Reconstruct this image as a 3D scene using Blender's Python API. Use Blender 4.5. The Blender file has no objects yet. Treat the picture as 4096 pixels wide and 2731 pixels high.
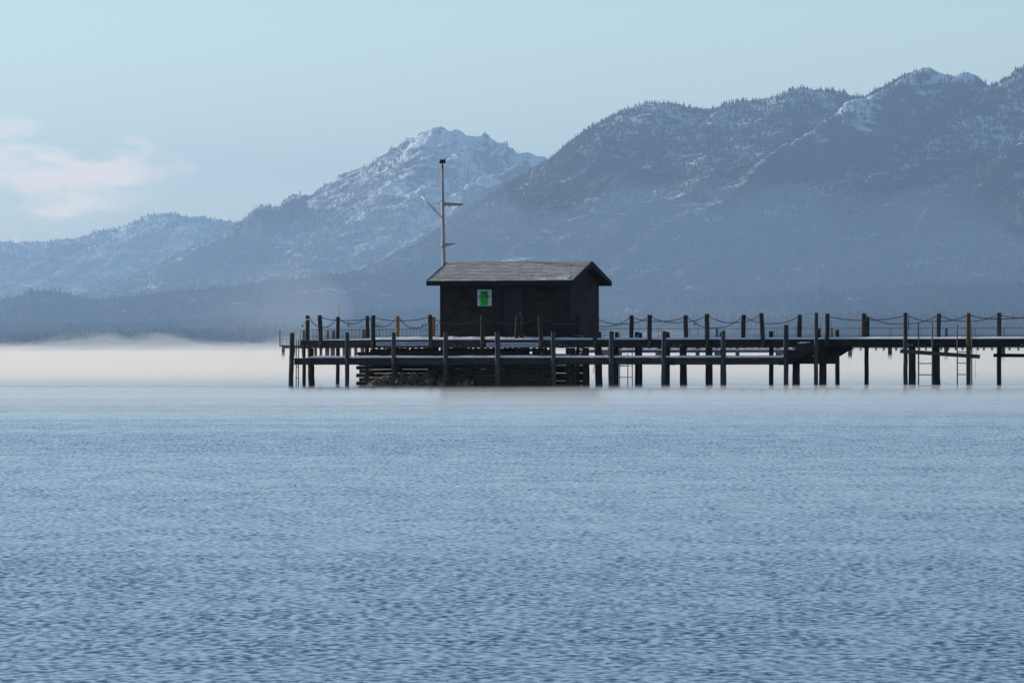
import bpy, math, random
import numpy as np
from mathutils import Vector, Matrix
R = math.radians
sc = bpy.context.scene
col = sc.collection
random.seed(7)
rng = np.random.default_rng(11)

# ------------------------------------------------------------------ camera
F = 24500.0            # focal length in photograph pixels (4096 wide)
H = 1.55               # eye height over the lake
HOR = 1390.0           # horizon row
ROLL = 0.0017          # slight camera roll
cam = bpy.data.cameras.new('camera')
cam.sensor_width = 36.0
cam.lens = F / 4096 * 36.0
cam.clip_start = 1.0
cam.clip_end = 60000.0
camo = bpy.data.objects.new('camera', cam)
col.objects.link(camo)
camo.location = (0, 0, H)
camo.rotation_mode = 'XYZ'
camo.matrix_world = (Matrix.Translation((0, 0, H)) @ Matrix.Rotation(math.pi / 2 + (HOR - 1365.5) / F, 4, 'X')
                     @ Matrix.Rotation(-ROLL, 4, 'Z'))
sc.camera = camo

# ------------------------------------------------------------------ world and sun
TH = R(19.0)                      # the pier's turn against the picture plane
SUN_EL = R(14.0)
SUN_AZ = -(math.pi / 2 - (TH + R(12.0)))   # from +Y, clockwise: left and a little behind
world = bpy.data.worlds.new('World')
sc.world = world
world.use_nodes = True
wt = world.node_tree
bg = wt.nodes['Background']
sky = wt.nodes.new('ShaderNodeTexSky')
sky.sky_type = 'NISHITA'
sky.sun_disc = False
sky.sun_elevation = SUN_EL
sky.sun_rotation = SUN_AZ
sky.altitude = 1900
sky.air_density = 0.9
sky.dust_density = 0.5
sky.ozone_density = 0.8
bg.inputs[1].default_value = 0.13
# thin clouds low over the whole horizon
tc = wt.nodes.new('ShaderNodeTexCoord')
mp = wt.nodes.new('ShaderNodeMapping')
mp.inputs['Scale'].default_value = (20, 20, 62)
mp.inputs['Location'].default_value = (11.0, 3.0, 2.0)
wt.links.new(tc.outputs['Generated'], mp.inputs['Vector'])
cn = wt.nodes.new('ShaderNodeTexNoise')
cn.inputs['Scale'].default_value = 1.0
cn.inputs['Detail'].default_value = 5.0
cn.inputs['Roughness'].default_value = 0.58
wt.links.new(mp.outputs[0], cn.inputs['Vector'])
cr = wt.nodes.new('ShaderNodeMapRange')
cr.interpolation_type = 'SMOOTHSTEP'
cr.inputs[1].default_value = 0.57
cr.inputs[2].default_value = 0.68
wt.links.new(cn.outputs[0], cr.inputs[0])
sx = wt.nodes.new('ShaderNodeSeparateXYZ')
wt.links.new(tc.outputs['Generated'], sx.inputs[0])
band = wt.nodes.new('ShaderNodeMapRange')          # clouds only in the lowest degrees
band.interpolation_type = 'SMOOTHSTEP'
band.inputs[1].default_value = 0.043
band.inputs[2].default_value = 0.032
wt.links.new(sx.outputs[2], band.inputs[0])
cm = wt.nodes.new('ShaderNodeMath')
cm.operation = 'MULTIPLY'
wt.links.new(cr.outputs[0], cm.inputs[0])
wt.links.new(band.outputs[0], cm.inputs[1])
ck = wt.nodes.new('ShaderNodeMath')
ck.operation = 'MULTIPLY'
ck.inputs[1].default_value = 0.5
wt.links.new(cm.outputs[0], ck.inputs[0])
cx = wt.nodes.new('ShaderNodeMix')
cx.data_type = 'RGBA'
wt.links.new(ck.outputs[0], cx.inputs['Factor'])
wt.links.new(sky.outputs[0], cx.inputs['A'])
cx.inputs['B'].default_value = (19.0, 13.2, 9.6, 1)
wt.links.new(cx.outputs['Result'], bg.inputs[0])

sun = bpy.data.lights.new('sun', 'SUN')
sun.energy = 5.0
sun.angle = R(0.5)
sun.color = (1.0, 0.88, 0.73)
suno = bpy.data.objects.new('sun', sun)
col.objects.link(suno)
sdir = Vector((math.sin(SUN_AZ) * math.cos(SUN_EL), math.cos(SUN_AZ) * math.cos(SUN_EL), math.sin(SUN_EL)))
suno.rotation_euler = sdir.to_track_quat('Z', 'Y').to_euler()

sc.view_settings.view_transform = 'Standard'
sc.view_settings.look = 'None'
sc.view_settings.exposure = 0.22
sc.view_settings.gamma = 1.0
sc.view_settings.use_curve_mapping = False
sc.render.engine = 'CYCLES'
sc.cycles.use_denoising = True
sc.cycles.max_bounces = 6
sc.cycles.diffuse_bounces = 2
sc.cycles.glossy_bounces = 2
sc.cycles.volume_bounces = 1
sc.cycles.transparent_max_bounces = 32

# ------------------------------------------------------------------ photo pixel -> place
D0 = 245.0                         # distance of the pier's face at the picture centre
CT, ST = math.cos(TH), math.sin(TH)


def unroll(px, py):
    return px + ROLL * 0, py + ROLL * (px - 2048)


def U(px, v=0.0):
    k = (px - 2048) / F
    return (k * (D0 + v * CT) - v * ST) / (CT + k * ST)


def Z(px, py, v=0.0):
    u = U(px, v)
    y = D0 - u * ST + v * CT
    return H + (HOR - (py + ROLL * (px - 2048))) / F * y


def W(u, v, z=0.0):
    return Vector((u * CT + v * ST, D0 - u * ST + v * CT, z))


# ------------------------------------------------------------------ materials
MATS = {}


def new_mat(name):
    m = bpy.data.materials.new(name)
    m.use_nodes = True
    return m, m.node_tree, m.node_tree.nodes['Principled BSDF']


def rgb(c):
    return (c[0], c[1], c[2], 1.0)


def noise_mat(name, c0, c1, scale=(8, 8, 8), detail=5, rough=0.85, lo=0.35, hi=0.68, bump=0.0, c2=None, metallic=0.0,
              rand=0.0, spec=0.3, coord='Object'):
    m, nt, p = new_mat(name)
    t = nt.nodes.new('ShaderNodeTexCoord')
    mm = nt.nodes.new('ShaderNodeMapping')
    mm.inputs['Scale'].default_value = scale
    nt.links.new(t.outputs[coord], mm.inputs['Vector'])
    n = nt.nodes.new('ShaderNodeTexNoise')
    n.inputs['Scale'].default_value = 1.0
    n.inputs['Detail'].default_value = detail
    n.inputs['Roughness'].default_value = 0.6
    nt.links.new(mm.outputs[0], n.inputs['Vector'])
    oi = nt.nodes.new('ShaderNodeObjectInfo')
    vadd = nt.nodes.new('ShaderNodeVectorMath')
    vadd.operation = 'ADD'
    cmb = nt.nodes.new('ShaderNodeCombineXYZ')
    ml = nt.nodes.new('ShaderNodeMath')
    ml.operation = 'MULTIPLY'
    ml.inputs[1].default_value = 40.0
    nt.links.new(oi.outputs['Random'], ml.inputs[0])
    for i in range(3):
        nt.links.new(ml.outputs[0], cmb.inputs[i])
    nt.links.new(mm.outputs[0], vadd.inputs[0])
    nt.links.new(cmb.outputs[0], vadd.inputs[1])
    nt.links.new(vadd.outputs[0], n.inputs['Vector'])
    ramp = nt.nodes.new('ShaderNodeValToRGB')
    ramp.color_ramp.elements[0].position = lo
    ramp.color_ramp.elements[0].color = rgb(c0)
    ramp.color_ramp.elements[1].position = hi
    ramp.color_ramp.elements[1].color = rgb(c1)
    if c2:
        e = ramp.color_ramp.elements.new(min(0.97, hi + 0.12))
        e.color = rgb(c2)
    nt.links.new(n.outputs[0], ramp.inputs[0])
    out = ramp.outputs[0]
    if rand:
        hsv = nt.nodes.new('ShaderNodeHueSaturation')
        mr = nt.nodes.new('ShaderNodeMapRange')
        mr.inputs[3].default_value = 1 - rand
        mr.inputs[4].default_value = 1 + rand
        nt.links.new(oi.outputs['Random'], mr.inputs[0])
        nt.links.new(mr.outputs[0], hsv.inputs['Value'])
        nt.links.new(out, hsv.inputs['Color'])
        out = hsv.outputs[0]
    nt.links.new(out, p.inputs['Base Color'])
    p.inputs['Roughness'].default_value = rough
    p.inputs['Metallic'].default_value = metallic
    p.inputs['Specular IOR Level'].default_value = spec
    if bump:
        b = nt.nodes.new('ShaderNodeBump')
        b.inputs['Strength'].default_value = bump
        b.inputs['Distance'].default_value = 0.02
        nt.links.new(n.outputs[0], b.inputs['Height'])
        nt.links.new(b.outputs[0], p.inputs['Normal'])
    MATS[name] = m
    return m


noise_mat('pile_wood', (0.0270, 0.0191, 0.0135), (0.0766, 0.0529, 0.0351), (14, 14, 1.6), bump=.6, c2=(.16, .135, .11), rand=.25)
noise_mat('post_wood', (0.0230, 0.0176, 0.0136), (0.0612, 0.0459, 0.0337), (16, 16, 1.5), bump=.5, rand=.25)
noise_mat('fender_wood', (0.0350, 0.0350, 0.0350), (0.0910, 0.0875, 0.0840), (18, 18, 1.2), bump=.6, c2=(.2, .19, .18), rand=.2)
noise_mat('new_wood', (.27, .13, .045), (.4, .2, .07), (12, 12, 1.2), bump=.3, rand=.1)
noise_mat('brown_wood', (.09, .055, .03), (.16, .095, .05), (12, 12, 1.2), bump=.3)
noise_mat('beam_wood', (0.0324, 0.0259, 0.0206), (0.0792, 0.0623, 0.0477), (1.3, 14, 12), bump=.5, c2=(.17, .16, .15), rand=.15)
noise_mat('dark_beam', (0.0144, 0.0112, 0.0089), (0.0396, 0.0306, 0.0234), (1.3, 14, 12), bump=.4, rand=.2)
noise_mat('crib_wood', (0.0420, 0.0294, 0.0195), (0.1080, 0.0735, 0.0468), (1.6, 12, 12), bump=.7, rand=.25)
noise_mat('plate', (.015, .015, .016), (.035, .033, .032), (9, 9, 9), rough=.7)
noise_mat('steel', (.25, .25, .25), (.42, .42, .41), (20, 20, 5), rough=.45, metallic=.6)
noise_mat('bolt_steel', (.4, .4, .4), (.6, .6, .58), (30, 30, 30), rough=.3, metallic=.8)
noise_mat('mast_paint', (.3, .29, .29), (.4, .385, .38), (6, 6, 1.0), rough=.55)
noise_mat('chain_steel', (.04, .038, .036), (.12, .11, .1), (60, 60, 60), rough=.45, metallic=.5)
noise_mat('rope', (.4, .37, .3), (.6, .56, .48), (50, 50, 50))
noise_mat('frost_rope', (.6, .57, .5), (.8, .78, .72), (50, 50, 50))
noise_mat('snow', (.74, .76, .8), (.88, .89, .9), (6, 6, 6), rough=.7, bump=.5, spec=.4)
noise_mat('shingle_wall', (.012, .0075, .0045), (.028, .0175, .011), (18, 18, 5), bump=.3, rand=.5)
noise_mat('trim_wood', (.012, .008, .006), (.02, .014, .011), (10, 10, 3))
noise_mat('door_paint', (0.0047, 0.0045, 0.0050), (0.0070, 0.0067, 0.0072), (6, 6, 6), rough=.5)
noise_mat('roof_shingle', (.45, .40, .35), (.69, .625, .56), (22, 22, 22), bump=.3, rand=.16, rough=.9)
noise_mat('brass', (.6, .5, .25), (.75, .63, .35), (9, 9, 9), rough=.25, metallic=1.0)
noise_mat('sign_white', (.5, .51, .55), (.6, .61, .65), (5, 5, 5), rough=.5)
noise_mat('sign_pale', (.42, .45, .55), (.52, .55, .64), (5, 5, 5), rough=.5)
noise_mat('sign_ink', (.1, .04, .12), (.12, .05, .14), (5, 5, 5), rough=.6)
noise_mat('grey_ink', (.2, .2, .24), (.24, .24, .28), (5, 5, 5), rough=.6)
noise_mat('green_paper', (.03, .55, .09), (.05, .62, .11), (7, 7, 7), rough=.7)
noise_mat('marker_ink', (.004, .02, .012), (.006, .035, .018), (7, 7, 7), rough=.7)
noise_mat('rock', (.2, .16, .12), (.42, .35, .27), (9, 9, 9), bump=.8, rand=.3)
noise_mat('siren', (.012, .012, .014), (.025, .025, .028), (20, 20, 20), rough=.5)
noise_mat('far_wood', (.06, .052, .045), (.13, .11, .095), (5, 5, 2), rand=.2)
noise_mat('far_steel', (.10, .10, .10), (.16, .16, .155), (10, 10, 10), rough=.6)
noise_mat('reed_blade', (.06, .05, .03), (.12, .1, .06), (10, 10, 3))
noise_mat('wire', (.02, .02, .02), (.04, .04, .04), (10, 10, 10))


def foliage_mat(name, c0, c1, c2):
    m, nt, p = new_mat(name)
    t = nt.nodes.new('ShaderNodeTexCoord')
    n = nt.nodes.new('ShaderNodeTexNoise')
    n.inputs['Scale'].default_value = 0.05
    n.inputs['Detail'].default_value = 3
    nt.links.new(t.outputs['Object'], n.inputs['Vector'])
    n2 = nt.nodes.new('ShaderNodeTexNoise')
    n2.inputs['Scale'].default_value = 0.004
    n2.inputs['Detail'].default_value = 4
    nt.links.new(t.outputs['Object'], n2.inputs['Vector'])
    r = nt.nodes.new('ShaderNodeValToRGB')
    r.color_ramp.elements[0].position = .35
    r.color_ramp.elements[0].color = rgb(c0)
    r.color_ramp.elements[1].position = .66
    r.color_ramp.elements[1].color = rgb(c1)
    nt.links.new(n.outputs[0], r.inputs[0])
    mx = nt.nodes.new('ShaderNodeMix')
    mx.data_type = 'RGBA'
    mr = nt.nodes.new('ShaderNodeMapRange')
    mr.inputs[1].default_value = .5
    mr.inputs[2].default_value = .68
    nt.links.new(n2.outputs[0], mr.inputs[0])
    nt.links.new(mr.outputs[0], mx.inputs['Factor'])
    nt.links.new(r.outputs[0], mx.inputs['A'])
    mx.inputs['B'].default_value = rgb(c2)
    nt.links.new(mx.outputs['Result'], p.inputs['Base Color'])
    p.inputs['Roughness'].default_value = .9
    p.inputs['Specular IOR Level'].default_value = .1
    MATS[name] = m


foliage_mat('conifer', (.022, .03, .022), (.05, .056, .036), (.075, .055, .04))
foliage_mat('shore_conifer', (.035, .045, .03), (.075, .085, .05), (.1, .085, .055))


def terrain_mat(name, snow_lo, snow_hi, rock, soil, low=-.16):
    """snow caught on the less steep ground, bare rock and soil elsewhere"""
    m, nt, p = new_mat(name)
    L = nt.links.new
    t = nt.nodes.new('ShaderNodeTexCoord')
    g = nt.nodes.new('ShaderNodeNewGeometry')
    s = nt.nodes.new('ShaderNodeSeparateXYZ')
    L(g.outputs['Normal'], s.inputs[0])
    n = nt.nodes.new('ShaderNodeTexNoise')
    n.inputs['Scale'].default_value = .011
    n.inputs['Detail'].default_value = 7
    n.inputs['Roughness'].default_value = .68
    mpn = nt.nodes.new('ShaderNodeMapping')
    mpn.inputs['Rotation'].default_value = (0, 0, R(40))
    mpn.inputs['Scale'].default_value = (.7, 1.2, .45)
    L(t.outputs['Object'], mpn.inputs['Vector'])
    L(mpn.outputs[0], n.inputs['Vector'])
    a = nt.nodes.new('ShaderNodeMath')
    a.operation = 'MULTIPLY_ADD'
    a.inputs[1].default_value = .8
    L(s.outputs[2], a.inputs[0])
    L(n.outputs[0], a.inputs[2])
    ps = nt.nodes.new('ShaderNodeSeparateXYZ')
    L(g.outputs['Position'], ps.inputs[0])
    alt = nt.nodes.new('ShaderNodeMapRange')
    alt.inputs[1].default_value = 50
    alt.inputs[2].default_value = 620
    alt.inputs[3].default_value = low
    alt.inputs[4].default_value = .06
    L(ps.outputs[2], alt.inputs[0])
    b = nt.nodes.new('ShaderNodeMath')
    L(a.outputs[0], b.inputs[0])
    L(alt.outputs[0], b.inputs[1])
    mr = nt.nodes.new('ShaderNodeMapRange')
    mr.inputs[1].default_value = snow_lo
    mr.inputs[2].default_value = snow_hi
    L(b.outputs[0], mr.inputs[0])
    n2 = nt.nodes.new('ShaderNodeTexNoise')
    n2.inputs['Scale'].default_value = .03
    n2.inputs['Detail'].default_value = 6
    L(t.outputs['Object'], n2.inputs['Vector'])
    r = nt.nodes.new('ShaderNodeValToRGB')
    r.color_ramp.elements[0].position = .38
    r.color_ramp.elements[0].color = rgb(rock)
    r.color_ramp.elements[1].position = .62
    r.color_ramp.elements[1].color = rgb(soil)
    L(n2.outputs[0], r.inputs[0])
    mx = nt.nodes.new('ShaderNodeMix')
    mx.data_type = 'RGBA'
    L(mr.outputs[0], mx.inputs['Factor'])
    L(r.outputs[0], mx.inputs['A'])
    mx.inputs['B'].default_value = (.82, .84, .87, 1)
    L(mx.outputs['Result'], p.inputs['Base Color'])
    p.inputs['Roughness'].default_value = .95
    p.inputs['Specular IOR Level'].default_value = .1
    bp = nt.nodes.new('ShaderNodeBump')
    bp.inputs['Strength'].default_value = .8
    bp.inputs['Distance'].default_value = 12
    L(n2.outputs[0], bp.inputs['Height'])
    L(bp.outputs[0], p.inputs['Normal'])
    MATS[name] = m


terrain_mat('alpine_ground', 1.05, 1.19, (.11, .105, .1), (.17, .155, .14), low=-.24)
terrain_mat('forest_ground', 1.10, 1.24, (.06, .06, .058), (.085, .078, .068), low=-.3)


def water_mat():
    m, nt, p = new_mat('lake_water')
    L = nt.links.new
    g = nt.nodes.new('ShaderNodeNewGeometry')

    def layer(scale, rot, detail, seed, rough=.5):
        mm = nt.nodes.new('ShaderNodeMapping')
        mm.inputs['Scale'].default_value = scale
        mm.inputs['Rotation'].default_value = (0, 0, rot)
        mm.inputs['Location'].default_value = (seed, seed * 1.7, seed * .3)
        L(g.outputs['Position'], mm.inputs['Vector'])
        n = nt.nodes.new('ShaderNodeTexNoise')
        n.inputs['Scale'].default_value = 1.0
        n.inputs['Detail'].default_value = detail
        n.inputs['Roughness'].default_value = rough
        n.inputs['Distortion'].default_value = .3
        L(mm.outputs[0], n.inputs['Vector'])
        return n

    # wavelets: the breeze steepens the faces that look down the lake
    n1 = layer((17.5, 7.0, 1), R(5), 2.6, 3.0)
    n2 = layer((2.3, .8, 1), R(-9), 3, 11.0)
    pat = layer((.03, .09, 1), R(6), 4, 5.0)          # broad slicks and cat's paws

    def rng_(sock, a0, a1, b0, b1):
        r_ = nt.nodes.new('ShaderNodeMapRange')
        for i_, v_ in enumerate((a0, a1, b0, b1)):
            r_.inputs[i_ + 1].default_value = v_
        L(sock, r_.inputs[0])
        return r_.outputs[0]

    def math_(op, a_, b_=0.0):
        q_ = nt.nodes.new('ShaderNodeMath')
        q_.operation = op
        for i_, v_ in enumerate((a_, b_)):
            if isinstance(v_, (int, float)):
                q_.inputs[i_].default_value = v_
            else:
                L(v_, q_.inputs[i_])
        return q_.outputs[0]

    e1 = rng_(n1.outputs[0], .30, .78, 0, 1)
    e2 = rng_(n2.outputs[0], .28, .75, .4, 1.25)
    steep = math_('MULTIPLY', math_('POWER', e1, 2.1), e2)
    steep = math_('MULTIPLY', steep, rng_(pat.outputs[0], .36, .64, .6, 1.2))
    ty = math_('SUBTRACT', math_('MULTIPLY', steep, -.29), .024)
    sep = nt.nodes.new('ShaderNodeSeparateColor')
    L(n1.outputs['Color'], sep.inputs[0])
    tx = math_('MULTIPLY', math_('SUBTRACT', sep.outputs[1], .5), .22)
    cmb = nt.nodes.new('ShaderNodeCombineXYZ')
    L(tx, cmb.inputs[0])
    L(ty, cmb.inputs[1])
    cmb.inputs[2].default_value = 1.0
    nn = nt.nodes.new('ShaderNodeVectorMath')
    nn.operation = 'NORMALIZE'
    L(cmb.outputs[0], nn.inputs[0])
    L(nn.outputs[0], p.inputs['Normal'])
    p.inputs['Base Color'].default_value = (.012, .042, .1, 1)
    p.inputs['Roughness'].default_value = .04
    p.inputs['IOR'].default_value = 1.333
    MATS['lake_water'] = m


water_mat()


def volume_mat(name, color, density, aniso):
    m = bpy.data.materials.new(name)
    m.use_nodes = True
    nt = m.node_tree
    nt.nodes.clear()
    o = nt.nodes.new('ShaderNodeOutputMaterial')
    v = nt.nodes.new('ShaderNodeVolumePrincipled')
    v.inputs['Color'].default_value = rgb(color)
    v.inputs['Density'].default_value = density
    v.inputs['Anisotropy'].default_value = aniso
    nt.links.new(v.outputs[0], o.inputs['Volume'])
    MATS[name] = m


volume_mat('haze_air', (.382, .60, .90), 4.9e-5, .4)
volume_mat('fog_air', (.98, .98, .95), .05, .45)
volume_mat('mist_air', (.98, .98, .95), .00017, .45)
volume_mat('thin_air', (.98, .98, .95), .011, .45)
for _i, _d in enumerate((.016, .009, .004, .0004)):
    volume_mat('fog_air_%d' % _i, (.98, .98, .95), _d, .45)
volume_mat('steam_air', (1.0, .97, .93), .06, .45)

# ------------------------------------------------------------------ mesh helpers


def link(o, parent=None):
    col.objects.link(o)
    if parent is not None:
        o.parent = parent
    return o


def np_mesh(name, verts, faces, mat, parent=None, smooth=False):
    """verts (n,3), faces (m,3|4) numpy arrays"""
    me = bpy.data.meshes.new(name)
    verts = np.ascontiguousarray(verts, dtype=np.float32)
    faces = np.ascontiguousarray(faces, dtype=np.int32)
    k = faces.shape[1]
    me.vertices.add(len(verts))
    me.vertices.foreach_set('co', verts.ravel())
    me.loops.add(faces.size)
    me.loops.foreach_set('vertex_index', faces.ravel())
    me.polygons.add(len(faces))
    me.polygons.foreach_set('loop_start', np.arange(0, faces.size, k, dtype=np.int32))
    me.polygons.foreach_set('loop_total', np.full(len(faces), k, dtype=np.int32))
    if smooth:
        me.polygons.foreach_set('use_smooth', np.ones(len(faces), dtype=bool))
    me.materials.append(MATS[mat])
    me.update(calc_edges=True)
    me.validate()
    return link(bpy.data.objects.new(name, me), parent)


class MB:
    def __init__(self, off=(0, 0, 0)):
        self.v = []
        self.f = []
        self.off = off

    def add(self, vs, fs):
        b = len(self.v)
        o = self.off
        self.v += [(p[0] - o[0], p[1] - o[1], p[2] - o[2]) for p in vs]
        self.f += [tuple(i + b for i in f) for f in fs]

    def box(self, x0, x1, y0, y1, z0, z1):
        self.add([(x0, y0, z0), (x1, y0, z0), (x1, y1, z0), (x0, y1, z0),
                  (x0, y0, z1), (x1, y0, z1), (x1, y1, z1), (x0, y1, z1)],
                 [(0, 3, 2, 1), (4, 5, 6, 7), (0, 1, 5, 4), (1, 2, 6, 5), (2, 3, 7, 6), (3, 0, 4, 7)])
        return self

    def cbox(self, x0, x1, y0, y1, z0, z1, c=.01, jit=0.0):
        """box lying along x with chamfered long edges"""
        sec = [(y0 + c, z0), (y1 - c, z0), (y1, z0 + c), (y1, z1 - c), (y1 - c, z1), (y0 + c, z1), (y0, z1 - c), (y0, z0 + c)]
        n = 5 if jit else 2
        vs = []
        for i in range(n):
            t = i / (n - 1)
            dy, dz = (random.uniform(-jit, jit), random.uniform(-jit, jit)) if jit else (0, 0)
            for a, b in sec:
                vs.append((x0 + (x1 - x0) * t, a + dy, b + dz))
        self.sweep(vs, 8, n)
        return self

    def sweep(self, vs, k, n):
        fs = []
        for i in range(n - 1):
            for j in range(k):
                a, b = i * k + j, i * k + (j + 1) % k
                fs.append((a, b, b + k, a + k))
        fs.append(tuple(reversed(range(k))))
        fs.append(tuple(range((n - 1) * k, n * k)))
        self.add(vs, fs)

    def post(self, u, v, z0, z1, w, d=None, lean=(0, 0), jit=.006, c=None, n=6):
        d = d or w
        c = c or w * .2
        vs = []
        for i in range(n):
            t = i / (n - 1)
            z = z0 + (z1 - z0) * t
            x = u + lean[0] * (t - .5) + random.uniform(-jit, jit)
            y = v + lean[1] * (t - .5) + random.uniform(-jit, jit)
            s = .5 * (1 + random.uniform(-.03, .03)) * (.95 if i == n - 1 else 1)
            a, b = w * s, d * s
            for (p, q) in ((-a + c, -b), (a - c, -b), (a, -b + c), (a, b - c), (a - c, b), (-a + c, b), (-a, b - c), (-a, -b + c)):
                vs.append((x + p, y + q, z + (random.uniform(-.006, .006) if i == n - 1 else 0)))
        self.sweep(vs, 8, n)
        return self

    def pile(self, u, v, z0, z1, r0, r1, lean=0.0, k=12, n=9, jit=.012):
        vs = []
        ph = [random.uniform(-1, 1) for _ in range(k)]
        for i in range(n):
            t = i / (n - 1)
            z = z0 + (z1 - z0) * t
            r = r0 + (r1 - r0) * t
            ox, oy = random.uniform(-jit, jit) * .5, random.uniform(-jit, jit) * .5
            for j in range(k):
                a = 2 * math.pi * j / k
                rr = r * (1 + .05 * ph[j]) + random.uniform(-jit, jit) * .5
                vs.append((u + lean * (t - .5) + ox + rr * math.cos(a), v + oy + rr * math.sin(a), z))
        self.sweep(vs, k, n)
        return self

    def tube(self, pts, r, k=6):
        pts = [Vector(p) for p in pts]
        n = len(pts)
        vs = []
        for i in range(n):
            d = (pts[min(i + 1, n - 1)] - pts[max(i - 1, 0)]).normalized()
            up = Vector((0, 0, 1)) if abs(d.z) < .95 else Vector((1, 0, 0))
            a = d.cross(up).normalized()
            b = a.cross(d).normalized()
            rr = r[i] if isinstance(r, (list, tuple)) else r
            for j in range(k):
                t = 2 * math.pi * j / k
                vs.append(pts[i] + a * (rr * math.cos(t)) + b * (rr * math.sin(t)))
        self.sweep(vs, k, n)
        return self

    def prism(self, poly, y0, y1):
        """poly in (x,z), extruded along y"""
        k = len(poly)
        vs = [(x, y0, z) for x, z in poly] + [(x, y1, z) for x, z in poly]
        fs = [tuple(range(k)), tuple(reversed(range(k, 2 * k)))]
        for j in range(k):
            a, b = j, (j + 1) % k
            fs.append((b, a, a + k, b + k))
        self.add(vs, fs)
        return self

    def build(self, name, mat, parent=None, smooth=False):
        me = bpy.data.meshes.new(name)
        me.from_pydata([tuple(p) for p in self.v], [], self.f)
        me.materials.append(MATS[mat])
        if smooth:
            me.polygons.foreach_set('use_smooth', [True] * len(me.polygons))
        me.update()
        return link(bpy.data.objects.new(name, me), parent)


def tag(o, label, cat, group=None):
    o['label'] = label
    o['category'] = cat
    if group:
        o['group'] = group
    return o


def thing(name, u, v, z, label, cat, group=None, rot=None):
    o = bpy.data.objects.new(name, None)
    o.empty_display_size = .2
    col.objects.link(o)
    o.location = W(u, v, z)
    o.rotation_euler = (0, 0, -TH if rot is None else rot)
    return tag(o, label, cat, group)


def share(src, parent, loc, rot=(0, 0, 0), scale=(1, 1, 1)):
    o = src.copy()
    col.objects.link(o)
    o.parent = parent
    o.location = loc
    o.rotation_euler = rot
    o.scale = scale
    return o


def text_mesh(name, body, size, mat, parent, x, y, z, align='LEFT', shear=0.0, sx=1.0, thick=0.0):
    cu = bpy.data.curves.new(name, 'FONT')
    cu.body = body
    cu.size = size
    cu.align_x = align
    cu.align_y = 'CENTER'
    cu.extrude = .001
    cu.offset = thick
    cu.shear = shear
    cu.resolution_u = 3
    tmp = bpy.data.objects.new(name + '_src', cu)
    col.objects.link(tmp)
    bpy.context.view_layer.update()
    dg = bpy.context.evaluated_depsgraph_get()
    me = bpy.data.meshes.new_from_object(tmp.evaluated_get(dg))
    bpy.data.objects.remove(tmp)
    me.materials.clear()
    me.materials.append(MATS[mat])
    o = link(bpy.data.objects.new(name, me), parent)
    o.location = (x, y, z)
    o.rotation_euler = (math.pi / 2, 0, 0)
    o.scale = (sx, 1, 1)
    return o


# numpy value noise -------------------------------------------------
_T = rng.random((256, 256))


def vn(x, y, seed=0):
    x = np.asarray(x) + seed * 17.31
    y = np.asarray(y) + seed * 9.77
    xi = np.floor(x).astype(int)
    yi = np.floor(y).astype(int)
    fx, fy = x - xi, y - yi
    fx = fx * fx * fx * (fx * (fx * 6 - 15) + 10)
    fy = fy * fy * fy * (fy * (fy * 6 - 15) + 10)
    a, b = xi & 255, yi & 255
    a1, b1 = (a + 1) & 255, (b + 1) & 255
    return ((_T[a, b] * (1 - fx) + _T[a1, b] * fx) * (1 - fy) + (_T[a, b1] * (1 - fx) + _T[a1, b1] * fx) * fy)


def fbm(x, y, oct=4, seed=0, gain=.5):
    s, a, t = 0, 1, 0
    for i in range(oct):
        s = s + a * vn(x * 2 ** i, y * 2 ** i, seed + i * 3)
        t += a
        a *= gain
    return s / t


def ridged(x, y, oct=3, seed=0, gain=.5):
    s, a, t = 0, 1, 0
    for i in range(oct):
        s = s + a * (1 - np.abs(2 * vn(x * 2 ** i, y * 2 ** i, seed + i * 5) - 1))
        t += a
        a *= gain
    return s / t


def grid_faces(nr, nc, base=0):
    i = np.arange(nr - 1)[:, None] * nc + np.arange(nc - 1)[None, :]
    i = i.ravel() + base
    return np.stack([i, i + 1, i + nc + 1, i + nc], 1)


def interp(prof, px):
    p = np.array(prof, float)
    return np.interp(px, p[:, 0], p[:, 1])


# ------------------------------------------------------------------ lake
xs = np.linspace(-13000, 13000, 9)
ys = np.linspace(-1500, 10400, 5)
gx, gy = np.meshgrid(xs, ys)
lake = np_mesh('lake', np.stack([gx.ravel(), gy.ravel(), np.zeros(gx.size)], 1), grid_faces(5, 9), 'lake_water')
lake['kind'] = 'structure'

# ------------------------------------------------------------------ mountains


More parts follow.
